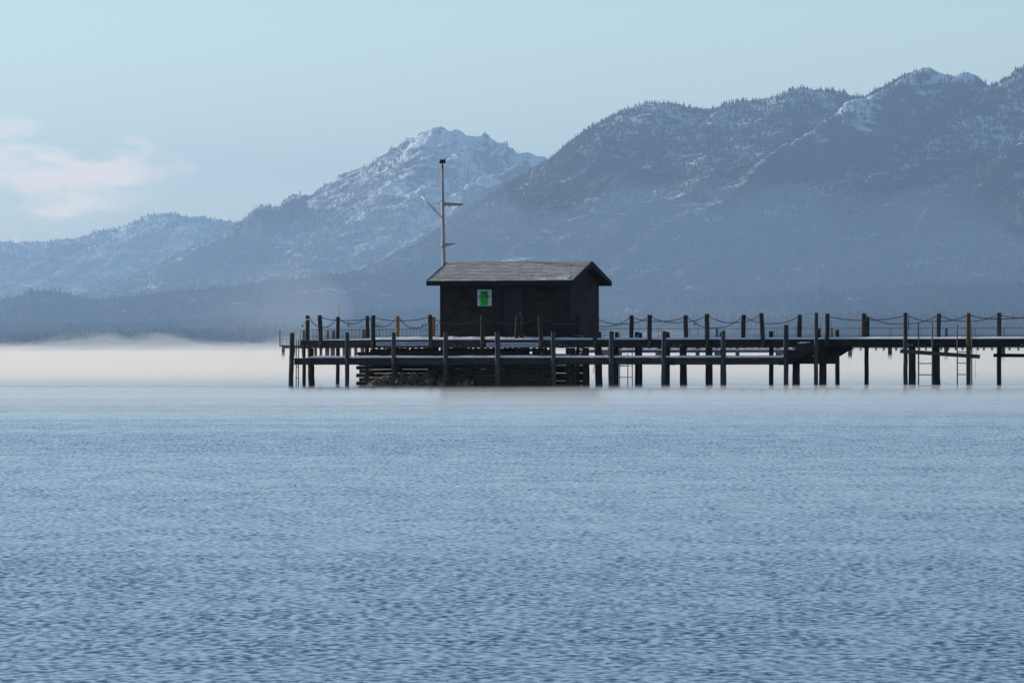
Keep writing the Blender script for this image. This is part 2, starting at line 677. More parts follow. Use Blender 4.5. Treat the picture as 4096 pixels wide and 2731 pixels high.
def mountain(name, prof, D, depth, back, ncol, nrow, seed, mat, spur=90., spur_len=420., k=.55, pw=1.25, jag=10., turn=40., smooth_px=900, ribs=()):
    px = np.linspace(prof[0][0], prof[-1][0], ncol)
    x = (px - 2048) / F * D
    t = np.linspace(0, 1, nrow) ** 1.15
    X, T = np.meshgrid(x, t)
    Yd = D - depth * T
    gp = np.arange(prof[0][0] - 800, prof[-1][0] + 801, 10.)
    gz_ = H + (HOR - (interp(prof, gp) + ROLL * (gp - 2048))) / F * D
    ker = np.hanning(int(smooth_px / 10) | 1)
    gs_ = np.convolve(np.pad(gz_, len(ker) // 2, mode='edge'), ker / ker.sum(), 'valid')
    rel = gz_ - gs_                       # peaks and notches over the smoothed crest

    def base_z(x_, t_):
        p0 = 2048 + x_ / D * F
        p1 = 2048 + (x_ + k * depth * t_ * .5) / D * F
        return np.interp(p0, gp, gs_) * (1 - t_) ** pw + np.interp(p1, gp, rel) * (1 - t_) ** 1.6

    jg = (ridged(X / 60., Yd / 60., 4, seed + 40, .6) - .6) * jag
    ca, sa = math.cos(R(turn)), math.sin(R(turn))
    q = X * ca - (Yd - D) * sa
    p = X * sa + (Yd - D) * ca
    warp = (fbm(X / 500., Yd / 500., 3, seed + 9) - .5) * 240
    sp = ridged((q + warp) / spur_len, (p + warp * .4) / (spur_len * 3.2), 4, seed, .48) - .62
    rough = (fbm(X / 70., Yd / 70., 5, seed + 21, .6) - .5)
    ramp = np.clip(T * 7, 0, 1)
    rib = np.zeros_like(X)
    for (pa, ya, pb, yb, wd, ht) in ribs:          # open, treeless shoulders of snow
        ends = []
        for px_, py_ in ((pa, ya), (pb, yb)):
            tt = np.linspace(.002, .98, 400)
            yv = D - depth * tt
            xv = (px_ - 2048) / F * yv
            i_ = np.argmax(HOR - (base_z(xv, tt) - H) / yv * F >= py_)
            ends.append((xv[i_], yv[i_]))
        (x0_, y0_), (x1_, y1_) = ends
        dx_, dy_ = x1_ - x0_, y1_ - y0_
        ln = math.hypot(dx_, dy_)
        al = ((X - x0_) * dx_ + (Yd - y0_) * dy_) / ln ** 2
        ds = ((X - x0_) * dy_ - (Yd - y0_) * dx_) / ln + (fbm(X / 70., Yd / 70., 3, seed + 60) - .5) * wd
        rib = np.maximum(rib, np.clip(1 - np.abs(ds) / wd, 0, 1) ** 1.2 * np.clip(np.minimum(al + .1, 1.1 - al) * 5, 0, 1) * ht)
    sp = np.maximum(sp, rib / 30.)
    Zv = base_z(X, T) + jg * (1 - T) + rib + ramp * (sp * spur * (.35 + (1 - T) * .9) + rough * 34 * (.3 + .7 * (1 - T)))
    # nothing in front of the crest may rise over it
    Pp = 2048 + X / Yd * F
    lim = H + (HOR - (interp(prof, Pp) + 5 + ROLL * (Pp - 2048))) / F * Yd
    Zv = np.where(T > 0, np.minimum(Zv, lim - 4 * np.clip(T * 30, 0, 1) + jg), Zv)
    Zv = np.maximum(Zv, -20.)
    # back slope
    tb = np.linspace(1, 0, 8)[:-1]
    Xb, Tb = np.meshgrid(x, tb)
    Yb = D + back * Tb
    Zb = Zv[0][None, :] * (1 - Tb) ** .9 + 0 * Xb
    Xa, Ya, Za = np.vstack([Xb, X]), np.vstack([Yb, Yd]), np.vstack([Zb, Zv])
    o = np_mesh(name, np.stack([Xa.ravel(), Ya.ravel(), Za.ravel()], 1), grid_faces(Xa.shape[0], ncol), mat, smooth=True)
    o['kind'] = 'structure'
    return x, t, Zv, D, depth, sp


def forest(name, terr, n, hmin, hmax, cover, seed, mat, label, tmax=.95, slim=.16, sides=5):
    """conifers as stacked ragged cones, all the trees of a far wood in one mesh"""
    x, t, Zv, D, depth, sp = terr
    r = np.random.default_rng(seed)
    nr, nc = Zv.shape
    m = n * 4
    ci = r.random(m) * (nc - 2)
    tt = r.random(m) * tmax
    ri = np.interp(tt, t, np.arange(nr))
    ri = np.clip(ri, 0, nr - 1.001)
    a, b = ri.astype(int), ci.astype(int)
    fa, fb = ri - a, ci - b
    z = (Zv[a, b] * (1 - fa) * (1 - fb) + Zv[a + 1, b] * fa * (1 - fb) + Zv[a, b + 1] * (1 - fa) * fb + Zv[a + 1, b + 1] * fa * fb)
    xx = np.interp(ci, np.arange(nc), x)
    yy = D - depth * tt
    prob = cover(xx, yy, tt, z, sp[a, b])
    keep = (r.random(m) < prob) & (z > -1)
    idx = np.nonzero(keep)[0][:n]
    xx, yy, z = xx[idx], yy[idx], z[idx]
    n = len(idx)
    h = (hmin + (hmax - hmin) * r.random(n) ** 1.4) * (.75 + .6 * fbm(xx / 60., yy / 60., 2, seed + 30))
    w = h * slim * (.85 + .9 * r.random(n))
    vs = []
    # tiers: base radius, base height, tip height
    tiers = ((1.0, .06, .62), (.62, .42, 1.0))
    ang0 = r.random(n) * 6.28
    base_idx = []
    K = sides
    allv = np.zeros((n, len(tiers) * (K + 1), 3), np.float32)
    fl = []
    for ti, (rw, zb, zt) in enumerate(tiers):
        for j in range(K):
            an = ang0 + 6.283 * j / K + ti * .5
            rr = w * rw * (.7 + .6 * r.random(n))
            allv[:, ti * (K + 1) + j, 0] = xx + rr * np.cos(an)
            allv[:, ti * (K + 1) + j, 1] = yy + rr * np.sin(an)
            allv[:, ti * (K + 1) + j, 2] = z + h * (zb + .06 * (r.random(n) - .5))
        allv[:, ti * (K + 1) + K, 0] = xx + w * .15 * (r.random(n) - .5)
        allv[:, ti * (K + 1) + K, 1] = yy
        allv[:, ti * (K + 1) + K, 2] = z + h * zt
        for j in range(K):
            fl.append((ti * (K + 1) + j, ti * (K + 1) + (j + 1) % K, ti * (K + 1) + K))
    fl = np.array(fl)
    step = len(tiers) * (K + 1)
    faces = (fl[None] + (np.arange(n) * step)[:, None, None]).reshape(-1, 3)
    o = np_mesh(name, allv.reshape(-1, 3), faces, mat)
    o['kind'] = 'stuff'
    o['label'] = label
    return o


PROF_A = [(-700, 990), (-200, 965), (0, 967), (60, 971), (130, 968), (230, 962), (300, 958), (360, 940), (400, 922), (450, 920), (506, 901),
          (560, 875), (619, 855), (690, 857), (744, 860), (800, 868), (863, 877), (964, 892), (1100, 930), (1400, 1010), (1900, 1120)]
PROF_B = [(-700, 1330), (0, 1260), (300, 1185), (631, 1062), (744, 1008), (881, 949), (930, 920), (964, 892), (1000, 855), (1036, 825),
          (1080, 829), (1119, 831), (1131, 810), (1160, 798), (1176, 783), (1190, 793), (1202, 783), (1256, 777), (1274, 754), (1333, 712),
          (1380, 694), (1429, 679), (1488, 655), (1512, 635), (1565, 584), (1610, 568), (1661, 554), (1685, 533), (1708, 520), (1759, 510),
          (1792, 518), (1833, 521), (1875, 540), (1887, 536), (1940, 533), (1976, 551), (2012, 575), (2071, 608), (2190, 628),
          (2400, 700), (2800, 830), (3400, 1000)]
PROF_C = [(300, 1300), (700, 1235), (900, 1200), (1100, 1166), (1300, 1124), (1450, 1078), (1600, 1012), (1700, 958), (1790, 890), (1900, 812), (1960, 782), (2030, 730), (2100, 692), (2195, 632), (2250, 592), (2300, 556),
          (2400, 488), (2472, 449), (2544, 423), (2600, 410), (2667, 402), (2700, 412), (2746, 431), (2804, 436), (2861, 434), (2900, 416),
          (2933, 402), (3000, 397), (3092, 389), (3130, 375), (3164, 362), (3207, 351), (3250, 356), (3301, 359), (3359, 364), (3400, 374),
          (3445, 389), (3490, 372), (3539, 351), (3580, 326), (3611, 308), (3650, 288), (3690, 271), (3734, 276), (3770, 297), (3820, 307),
          (3871, 288), (3914, 308), (3964, 341), (4008, 326), (4044, 308), (4058, 285), (4067, 265), (4074, 264), (4087, 276), (4110, 272),
          (4200, 250), (4500, 280), (4900, 380)]
PROF_D = [(-700, 1230), (-200, 1215), (0, 1203), (60, 1190), (119, 1168), (179, 1163), (268, 1172), (327, 1190), (387, 1204), (476, 1195),
          (595, 1176), (685, 1165), (833, 1158), (952, 1149), (1071, 1130), (1300, 1100), (1600, 1095), (2000, 1120), (2400, 1145),
          (2700, 1130), (3000, 1085), (3300, 1050), (3700, 1080), (4096, 1040), (4500, 1030), (4900, 1060)]
PROF_G = [(-700, 1310), (0, 1302), (600, 1295), (1200, 1262), (1600, 1245), (2200, 1225), (2600, 1205), (3000, 1180), (3500, 1150), (4096, 1130), (4900, 1140)]

tA = mountain('mountain_snowy_ridge', PROF_A, 24000., 2000., 900., 400, 190, 3, 'alpine_ground', spur=190, spur_len=330, jag=18, turn=28)
tB = mountain('mountain_peak', PROF_B, 18000., 1700., 900., 620, 260, 11, 'alpine_ground', spur=230, spur_len=400, jag=30, k=.9, turn=24, ribs=((870, 990, 700, 1140, 90, 42), (1190, 860, 1000, 980, 60, 26)))
tC = mountain('mountain_forested', PROF_C, 13400., 1750., 900., 620, 330, 23, 'forest_ground', spur=230, spur_len=340, jag=12, k=1.1, turn=32)
tD = mountain('foothill', PROF_D, 11900., 800., 400., 380, 90, 12, 'forest_ground', spur=22, spur_len=240, k=.2, pw=1.0, jag=5)
tG = mountain('lower_foothill', PROF_G, 11250., 600., 300., 380, 70, 15, 'forest_ground', spur=9, spur_len=200, k=.2, pw=1.0, jag=4)


def cov(base, crest, scale, seed, lo=.0, top=None, topk=0.):
    def f(x, y, t, z, sp):
        n = fbm(x / scale, y / scale, 4, seed)
        pr = base + (n - .5) * 2.2 - crest * np.clip(sp * 3.2, 0, 1)
        if top is not None:
            pr = pr - topk * np.clip((z - top) / 180., 0, 1)
        return np.clip(pr, lo, 1)
    return f


forest('forest_on_snowy_ridge', tA, 18000, 9, 17, cov(1.0, .6, 160., 2, .05, 520, .35), 1, 'conifer',
       'hazy sparse conifers over the farthest snowy ridge')
forest('forest_on_peak', tB, 34000, 7, 14, cov(1.15, .8, 170., 4, .03, 380, 1.1), 2, 'conifer',
       'conifers thinning out below the bare snowy peak')
forest('forest_on_forested_mountain', tC, 68000, 6, 12, cov(1.05, 1.1, 130., 6, .14, 480, .3), 3, 'conifer',
       'dense blue conifer forest covering the large mountainside')
forest('forest_on_foothill', tD, 20000, 7, 13, cov(.95, .1, 150., 8, .4), 4, 'conifer',
       'dark conifer wood over the rolling foothills')
forest('forest_on_lower_foothill', tG, 14000, 7, 14, cov(.95, .1, 150., 9, .4), 5, 'conifer',
       'dark conifer wood on the low rise behind the shore')

# shore: low wooded flat along the lake's far side
PROF_E = [(-900, 1392), (-150, 1389), (0, 1372), (128, 1350), (255, 1350), (510, 1348), (663, 1344), (816, 1336), (970, 1328), (1200, 1318),
          (1700, 1310), (2300, 1296), (3000, 1282), (3600, 1272), (4096, 1262), (4900, 1260)]
tE = mountain('shore', PROF_E, 10600., 700., 500., 320, 40, 19, 'forest_ground', spur=1.0, spur_len=200, k=.1, pw=1.1, jag=2)
forest('shore_forest', tE, 9000, 9, 20, cov(1.1, 0, 120., 10, .5), 6, 'shore_conifer',
       'misty line of tall conifers along the far lake shore', tmax=.93, slim=.15, sides=6)

# ------------------------------------------------------------------ near pier
ZU = 1.86            # top of the upper deck's planks
ZUB = 1.55           # bottom of its face beam
ZL = 1.15            # top of the lower dock's planks
ZLB = .87
V_WALK = 2.2         # walkway width
V_HEAD = 5.7         # depth of the pier head
V_LOW = -1.55        # face of the lower dock
UL = U(1201)         # left end of the head
UH = U(2395)         # where the head ends and the walkway goes on
UE = 34.0            # pier runs on out of the picture
zw = -.7             # foot of every pile, under water

pier = thing('pier', 0, 0, 0, 'long dark timber pier on piles with snow dusted deck and chain posts', 'pier')

# face beams, in lengths that butt together
joints = [UL, U(1500), U(1832), U(2250), U(2709), U(3160), U(3640), U(4083), UE]
for a, b in zip(joints[:-1], joints[1:]):
    MB().cbox(a + .004, b - .004, 0, .11, ZUB + random.uniform(-.004, .004), ZU - .05, .008, .003).build('face_beam', 'beam_wood' if random.random() < .35 else 'dark_beam', pier)
MB().cbox(UH + .1, UE, V_WALK - .11, V_WALK, ZUB, ZU - .05, .008).build('face_beam', 'dark_beam', pier)
MB().cbox(UL, UH, V_HEAD - .11, V_HEAD, ZUB, ZU - .05, .008).build('face_beam', 'dark_beam', pier)
for vv in (.75, 1.45):
    MB().cbox(UL + .1, UE, vv, vv + .09, ZUB + .02, ZU - .055, .006).build('stringer', 'dark_beam', pier)
for vv in (2.3, 3.2, 4.1, 5.0):
    MB().cbox(UL + .1, UH, vv, vv + .09, ZUB + .02, ZU - .055, .006).build('stringer', 'dark_beam', pier)
# end beams
MB().box(UL, UL + .09, .115, V_HEAD - .115, ZUB + .01, ZU - .053).build('end_beam', 'dark_beam', pier)
MB().box(UH - .09, UH, V_WALK + .01, V_HEAD - .115, ZUB + .01, ZU - .053).build('end_beam', 'dark_beam', pier)

# deck planks across the pier
pk = None
u = UL
while u < UE:
    dep = V_HEAD if u + .1 < UH else V_WALK
    if pk is None:
        pk = MB().box(-.088, .088, 0, 1, -.05, 0).build('plank', 'beam_wood', pier)
        o = pk
    else:
        o = share(pk, pier, (0, 0, 0))
    o.location = (u + .095, -.03 + random.uniform(-.012, .012), ZU + random.uniform(-.004, .002))
    o.scale = (1, dep + .06, 1)
    u += .19


def snow_strip(name, u0, u1, v0, v1, z, thick, du, nv, seed, parent, joint=None, bank=False):
    """a lumpy quilt of snow lying on planks"""
    n = int((u1 - u0) / du)
    us = np.linspace(u0, u1, n)
    vs_ = np.linspace(0, 1, nv)
    V_, U_ = np.meshgrid(vs_, us, indexing='ij')
    th = thick(U_, V_) if callable(thick) else thick
    edge = np.minimum(np.minimum(V_, 1 - V_) * nv * .9, 1)
    hgt = th * (.55 + .9 * fbm(U_ * 2.1, V_ * 4, 4, seed)) * ((.25 + 1.05 * np.clip(V_ * (v1 - v0) / .75, 0, 1) ** .8) if bank else (.62 + .38 * edge))
    hgt = hgt + .012 * (vn(U_ * 14, V_ * 9, seed + 2) - .5) * (th > .012)
    if joint:
        ph = ((U_ - u0) / joint) % 1.0
        hgt = hgt - .018 * np.exp(-((ph - .5) / .07) ** 2) * (th > .02)
    hgt = np.maximum(hgt, .002)
    vv = v0 + (v1 - v0) * V_ + (fbm(U_ * 3, V_ * 0 + seed, 3, seed) - .5) * .05 * (1 - V_)
    top = np.stack([U_.ravel(), vv.ravel(), (z + hgt).ravel()], 1)
    f = grid_faces(nv, n)
    f = f[:, ::-1][:, [0, 1, 2, 3]]
    f = grid_faces(nv, n)
    bot_f = np.stack([U_[0], vv[0], np.full(n, z + .001)], 1)
    base = len(top)
    i = np.arange(n - 1)
    ff = np.stack([base + i, base + i + 1, i + 1, i], 1)
    bot_b = np.stack([U_[-1], vv[-1], np.full(n, z + .001)], 1)
    b2 = base + n
    k = (nv - 1) * n
    fb = np.stack([k + i, k + i + 1, b2 + i + 1, b2 + i], 1)
    return np_mesh(name, np.vstack([top, bot_f, bot_b]), np.vstack([f, ff, fb]), 'snow', parent, smooth=True)


def head_thick(U_, V_):
    a = np.interp(U_, [UL, U(1290), U(1400), U(1420), U(1500), U(2150), U(2200), UH], [.004, .012, .03, .03, .085, .095, .06, .05])
    return a


snow_strip('snow_cover', UL + .02, UH, .02, 1.25, ZU + .002, head_thick, .03, 16, 3, pier, bank=True)
snow_strip('snow_cover', UH, UE, .02, V_WALK - .05, ZU + .002, .05, .035, 16, 5, pier, bank=True)
snow_strip('snow_cover', UL + .1, U(1762, 1.3) - .7, 1.3, V_HEAD - .1, ZU + .002, .03, .08, 12, 9, pier)
snow_strip('snow_cover', U(2279, 1.3) + .02, UH - .02, 2.2, V_HEAD - .1, ZU + .002, .03, .05, 12, 10, pier)

bolt0 = None


def bolt(parent, u_, v_, z_, s=.016):
    global bolt0
    if bolt0 is None:
        m = MB()
        pts = [(s * math.cos(i * math.pi / 3), 0, s * math.sin(i * math.pi / 3)) for i in range(6)]
        m.add(pts + [(p[0] * .8, -.018, p[2] * .8) for p in pts],
              [tuple(range(6, 12))] + [(i, (i + 1) % 6, 6 + (i + 1) % 6, 6 + i) for i in range(6)])
        bolt0 = m.build('bolt', 'bolt_steel', parent)
        bolt0.location = (u_, v_, z_)
        return bolt0
    return share(bolt0, parent, (u_, v_, z_))


# splice plates on the face beam
for a, b in ((1205, 1237), (1813, 1852), (2234, 2270), (2689, 2729), (3630, 3654), (4080, 4110)):
    ua, ub = U(a), U(b)
    MB().box(ua, ub, -.022, -.001, ZUB - .015, ZUB + .17).build('splice_plate', 'plate', pier)
    for t in (.12, .3, .7, .88):
        bolt(pier, ua + (ub - ua) * t, -.023, ZUB + .08 + random.uniform(-.02, .02))

# chain posts on the front face: (top px, top row, foot px, material, foot row)
front = [(1280, 1261, 1284, 'post_wood'), (1494, 1261, 1492, 'post_wood'), (1720, 1259, 1724, 'post_wood'), (1932, 1259, 1930, 'post_wood'),
         (2160, 1261, 2166, 'post_wood'), (2376, 1260, 2382, 'post_wood'), (2600, 1259, 2598, 'post_wood'), (2829, 1255, 2829, 'post_wood'),
         (3046, 1252, 3054, 'post_wood'), (3311, 1254, 3309, 'post_wood'), (3875, 1252, 3875, 'brown_wood'),
         (4140, 1251, 4140, 'post_wood')]
FRONT = []
for (pt, yt, pb, mt) in front:
    ut, ub = U(pt, -.08), U(pb, -.08)
    zt = Z(pt, yt, -.08)
    deep = pt in (3311, 3875)
    z0 = zw if mt == 'brown_wood' else ZUB - .03
    vv = -.095 if not deep else -.11
    MB().post((ut + ub) / 2, vv, z0, zt, .158, .155, lean=(ut - ub, 0)).build('post', mt, pier)
    FRONT.append((ut, vv, zt))
    if mt != 'brown_wood':
        bolt(pier, ub - .02, vv - .079, ZUB + .08)
        bolt(pier, ub + .02, vv - .079, ZUB + .2)
    else:
        bolt(pier, ub, vv - .079, ZUB + .12)
        bolt(pier, ub, vv - .079, ZUB + .25)

# posts of the far side: rise from piles behind the deck
back = [(1230, 1262, .35, 'post_wood', .148), (1351, 1267, V_HEAD + .08, 'post_wood', .14), (1469, 1263, V_HEAD + .08, 'post_wood', .135),
        (1590, 1264, V_HEAD + .08, 'new_wood', .145), (1733, 1267, V_HEAD + .08, 'new_wood', .15),
        (2315, 1263, V_WALK - .12, 'post_wood', .15), (2526, 1261, V_WALK + .085, 'post_wood', .155), (2744, 1260, V_WALK + .085, 'post_wood', .155),
        (2974, 1259, V_WALK + .085, 'post_wood', .155), (3198, 1258, V_WALK + .085, 'post_wood', .16), (3455, 1253, V_WALK + .085, 'post_wood', .165),
        (3754, 1254, V_WALK + .085, 'post_wood', .155), (3996, 1251, V_WALK + .085, 'post_wood', .165), (4230, 1250, V_WALK + .085, 'post_wood', .165)]
BACK = []
for (p, yt, v, mt, w) in back:
    uu = U(p, v)
    zt = Z(p, yt, v)
    z0 = zw if p in (1351, 1469, 3996) else (.9 if 'new' in mt else ZUB - .02)
    MB().post(uu, v, z0, zt, w, lean=(random.uniform(-.03, .03), 0)).build('post', mt, pier)
    BACK.append((uu, v, zt))
# two posts standing together in front of the hut door
for p0, p1, yt in ((2071, 2064, 1262), (2088, 2087, 1263)):
    v = .42
    MB().post(U((p0 + p1) / 2, v), v, ZU - .25, Z(p0, yt, v), .145, lean=(U(p0, v) - U(p1, v), 0)).build('post', 'post_wood', pier)
# shorter mooring piles behind the walkway and one behind a chain post
for p, yt, v, w in ((2212, 1329, 3.4, .12), (2398, 1326, 3.0, .12), (2467, 1328, 3.3, .14), (2549, 1328, 3.0, .17), (2562, 1331, 3.25, .13),
                    (2671, 1328, 3.3, .15), (2885, 1330, 3.1, .13), (3085, 1325, 3.2, .16), (3276, 1315, 3.2, .13), (3349, 1319, 3.3, .16),
                    (3470, 1269, 3.1, .15)):
    MB().post(U(p, v), v, ZUB - .02 if p in (2398, 2671, 2885, 3276, 3470) else zw, Z(p, yt, v), w).build('mooring_pile', 'post_wood', pier)

# round bearing piles under the deck
for p, w, v in ((1245, 27, .5), (1216, 15, .35), (1800, 26, .6), (2282, 40, .55), (2311, 15, 1.5), (2345, 28, .5), (2395, 30, .5), (2448, 31, .5), 
                (2663, 33, .5), (2733, 30, .45), (2836, 29, .5), (2893, 24, 1.8), (3184, 30, .5), (3291, 30, .5), 
                (3466, 17, 1.8), (3648, 30, .45), (3746, 30, .5), (4150, 30, .5), (4260, 30, .5)):
    r = w / 200
    uu = U(p, v)
    MB().pile(uu, v, zw, ZUB - .01, r * 1.02, r * .95, lean=random.uniform(-.05, .05)).build('bearing_pile', 'pile_wood', pier, smooth=True)

# ------------------------------------------------------------------ chains
ring_k, ring_n = 4, 8


def chain(pts_a, pts_b, sag, label, group, mat='chain_steel', name='chain', link_len=.052, wire=.0085):
    a, b = Vector(pts_a), Vector(pts_b)
    L = (b - a).length
    n = 40
    curve = []
    for i in range(n + 1):
        t = i / n
        p = a.lerp(b, t)
        p.z -= sag * 4 * t * (1 - t) * (1 + .06 * math.sin(t * 9))
        curve.append(p)
    cum = [0]
    for i in range(n):
        cum.append(cum[-1] + (curve[i + 1] - curve[i]).length)
    cnt = max(3, int(cum[-1] / (link_len * .74)))
    m = MB(a)
    for c in range(cnt):
        s = cum[-1] * (c + .5) / cnt
        i = min(n - 1, max(0, next(j for j in range(n) if cum[j + 1] >= s)))
        t = (s - cum[i]) / (cum[i + 1] - cum[i])
        ctr = curve[i].lerp(curve[i + 1], t)
        d = (curve[i + 1] - curve[i]).normalized()
        side = d.cross(Vector((0, 0, 1))).normalized() if abs(d.z) < .95 else Vector((1, 0, 0))
        up = side.cross(d).normalized()
        if c % 2:
            w_ = (side + up * .4).normalized()
        else:
            w_ = (up - side * .4).normalized()
        nrm = d.cross(w_).normalized()
        vs = []
        for q in range(ring_n):
            an = 2 * math.pi * q / ring_n
            cd = d * math.cos(an) + w_ * math.sin(an)
            pos = ctr + d * (math.cos(an) * link_len * .5) + w_ * (math.sin(an) * link_len * .3)
            for r_ in range(ring_k):
                bb = 2 * math.pi * r_ / ring_k
                vs.append(pos + cd * (wire * math.cos(bb)) + nrm * (wire * math.sin(bb)))
        fs = []
        for q in range(ring_n):
            for r_ in range(ring_k):
                x0 = q * ring_k + r_
                x1 = q * ring_k + (r_ + 1) % ring_k
                y0 = ((q + 1) % ring_n) * ring_k + r_
                y1 = ((q + 1) % ring_n) * ring_k + (r_ + 1) % ring_k
                fs.append((x0, x1, y1, y0))
        m.add(vs, fs)
    o = m.build(name, mat)
    o.location = W(a.x, a.y, a.z)
    o.rotation_euler = (0, 0, -TH)
    return tag(o, label, 'chain', group)


def span(A, B, sagpx, side, where, drop=.1, wa=.08):
    a = (A[0] + wa, A[1], A[2] - drop)
    b = (B[0] - wa, B[1], B[2] - drop)
    grp = {'f': 'chains along the front posts', 'h': 'chains in front of the hut', 'b': 'chains along the rear posts',
           'e': 'chains at the pier head'}[side]
    chain(a, b, sagpx / 100., where, grp)


FR = {f[0]: p for f, p in zip(front, FRONT)}
BK = {f[0]: p for f, p in zip(back, BACK)}
span(FR[1280], FR[1494], 12, 'f', 'front chain running from the frosted corner chain toward the parking notice')
span(FR[1494], FR[1720], 14, 'f', 'front chain hanging right above the parking notice nearer the open end')
span(FR[1720], FR[1932], 26, 'h', 'chain crossing the hut wall below the green notice', .13)
span(FR[1932], FR[2160], 24, 'h', 'chain crossing in front of the hut door', .12)
span(FR[2160], FR[2376], 26, 'h', 'chain crossing the hut corner between door and gable wall', .12)
span(FR[2376], FR[2600], 26, 'f', 'first front chain past the hut gable on the walkway', .12)
span(FR[2600], FR[2829], 24, 'f', 'second front chain past the hut gable on the walkway')
span(FR[2829], FR[3046], 28, 'f', 'front chain ending at the leaning post before the stairs')
span(BK[1230], BK[1351], 38, 'e', 'deeply sagging chain at the end of the pier head, below the frosted chain', .1)
span(BK[1351], BK[1469], 22, 'e', 'shallow rear chain starting at the post with the whip antenna', .1)
span(BK[1469], BK[1590], 36, 'e', 'rear chain from a dark post to the orange post standing clear of the hut', .1)
span(BK[1590], BK[1733], 40, 'e', 'rear chain slung between the two orange posts', .1)
span(BK[2315], BK[2526], 36, 'b', 'rear chain starting beside the hut gable wall')
span(BK[2526], BK[2744], 16, 'b', 'shallow rear chain, second one past the hut')
span(BK[2744], BK[2974], 44, 'b', 'deepest sagging rear chain, third one past the hut')
span(BK[2974], BK[3198], 27, 'b', 'rear chain fourth past the hut, ending above the stairs')
POST_T = (U(3621, V_LOW), V_LOW, Z(3621, 1252, V_LOW))
span(FR[3311], POST_T, 16, 'f', 'long front chain between the stairs and the peeling mooring post', .12)
span(POST_T, FR[3875], 24, 'f', 'front chain above the ladders between peeling mooring post and brown post', .1)
span(FR[3875], FR[4140], 14, 'f', 'front chain leaving the brown post away from the ladders', .1)
span(BK[3455], BK[3754], 34, 'b', 'long rear chain passing behind the peeling mooring post', .1)
span(BK[3754], BK[3996], 23, 'b', 'rear chain passing behind the brown post', .1)
span(BK[3996], BK[4230], 12, 'b', 'rear chain above the level dark board under the deck', .1)
# loose ends
chain((POST_T[0] + .13, POST_T[1], POST_T[2] - .12), (POST_T[0] + .135, POST_T[1], POST_T[2] - .66), 0.0,
      'short loose chain end hanging straight down beside a tall round post', 'loose chain ends')
chain((U(1222, .2), .2, Z(1222, 1277, .2)), (U(1271, -.03), -.03, Z(1271, 1275, 0)), .02,
      'frost white chain glittering in the sun at the pier corner', 'frosted chain', mat='frost_rope', wire=.013)

# ------------------------------------------------------------------ lower dock
dock = thing('lower_dock', U(1175, V_LOW), V_LOW, 0, 'low snow covered boat dock along the face of the pier', 'dock')
OFF = (U(1175, V_LOW), V_LOW, 0)
DL, DR = U(1176, V_LOW), U(3150, V_LOW)
jl = [DL, U(1488, V_LOW), U(1812, V_LOW), U(2254, V_LOW), U(2690, V_LOW), DR]
for a, b in zip(jl[:-1], jl[1:]):
    MB(OFF).cbox(a + .004, b - .004, V_LOW, V_LOW + .1, ZLB + random.uniform(-.008, .008), ZL - .055, .008, .004).build('face_beam', 'beam_wood', dock)
MB(OFF).cbox(DL + .05, DR, -.32, -.23, ZLB, ZL - .055, .008).build('face_beam', 'dark_beam', dock)
MB(OFF).cbox(DL + .05, DR, -.95, -.86, ZLB + .02, ZL - .055, .008).build('stringer', 'dark_beam', dock)
MB(OFF).box(DL, DL + .08, V_LOW + .105, -.33, ZLB + .01, ZL - .056).build('end_beam', 'dark_beam', dock)
pl = None
u = DL
while u < DR - .1:
    if pl is None:
        pl = MB().box(-.084, .084, 0, 1.36, -.045, 0).build('plank', 'beam_wood', dock)
        o = pl
    else:
        o = share(pl, dock, (0, 0, 0))
    o.location = (u + .09 - OFF[0], -.03 + random.uniform(-.01, .01), ZL - .008 + random.uniform(-.004, .003))
    u += .18


def low_thick(U_, V_):
    return np.interp(U_, [DL, U(1225, V_LOW), U(1240, V_LOW), U(1375, V_LOW), U(1386, V_LOW), U(1394, V_LOW), U(1412, V_LOW), DR],
                     [.004, .006, .075, .06, .006, .006, .075, .07])


o = snow_strip('snow_cover', DL + .03, DR - .02, V_LOW + .0, -.24, ZL - .004, low_thick, .03, 8, 21, dock, joint=.18)
o.location = (-OFF[0], -OFF[1], 0)
for a, b in ((1470, 1508), (2670, 2702), (3114, 3140)):
    MB(OFF).box(U(a, V_LOW), U(b, V_LOW), V_LOW - .022, V_LOW - .001, ZLB - .02, ZLB + .17).build('splice_plate', 'plate', dock)

# fender posts: (px top, row top, px foot, width px, material, round)
fend = [(1168, 1331, 1162, 17, 'fender_wood'), (1389, 1330, 1388, 15, 'fender_wood'), (1575, 1329, 1572, 15, 'fender_wood'),
        (1783, 1328, 1781, 16, 'fender_wood'), (1990, 1327, 1992, 18, 'fender_wood'), (2213, 1326, 2216, 16, 'fender_wood'),
        (2446, 1325, 2446, 17, 'fender_wood'), (2656, 1324, 2653, 16, 'fender_wood'), (2893, 1322, 2891, 16, 'fender_wood'),
        (3144, 1299, 3144, 17, 'fender_wood')]
for p, yt, pb, w, mt in fend:
    v = V_LOW - .09
    ut, ub = U(p, v), U(pb, v)
    o = MB(OFF).post((ut + ub) / 2, v, zw, Z(p, yt, v), w / 100, lean=((ut - ub) * 1.4, 0), jit=.008, n=9).build('fender_post', mt, dock)
    for zz in (1.06, .95):
        bolt(dock, (ut + ub) / 2 - OFF[0], v - w / 200 - OFF[1], zz)
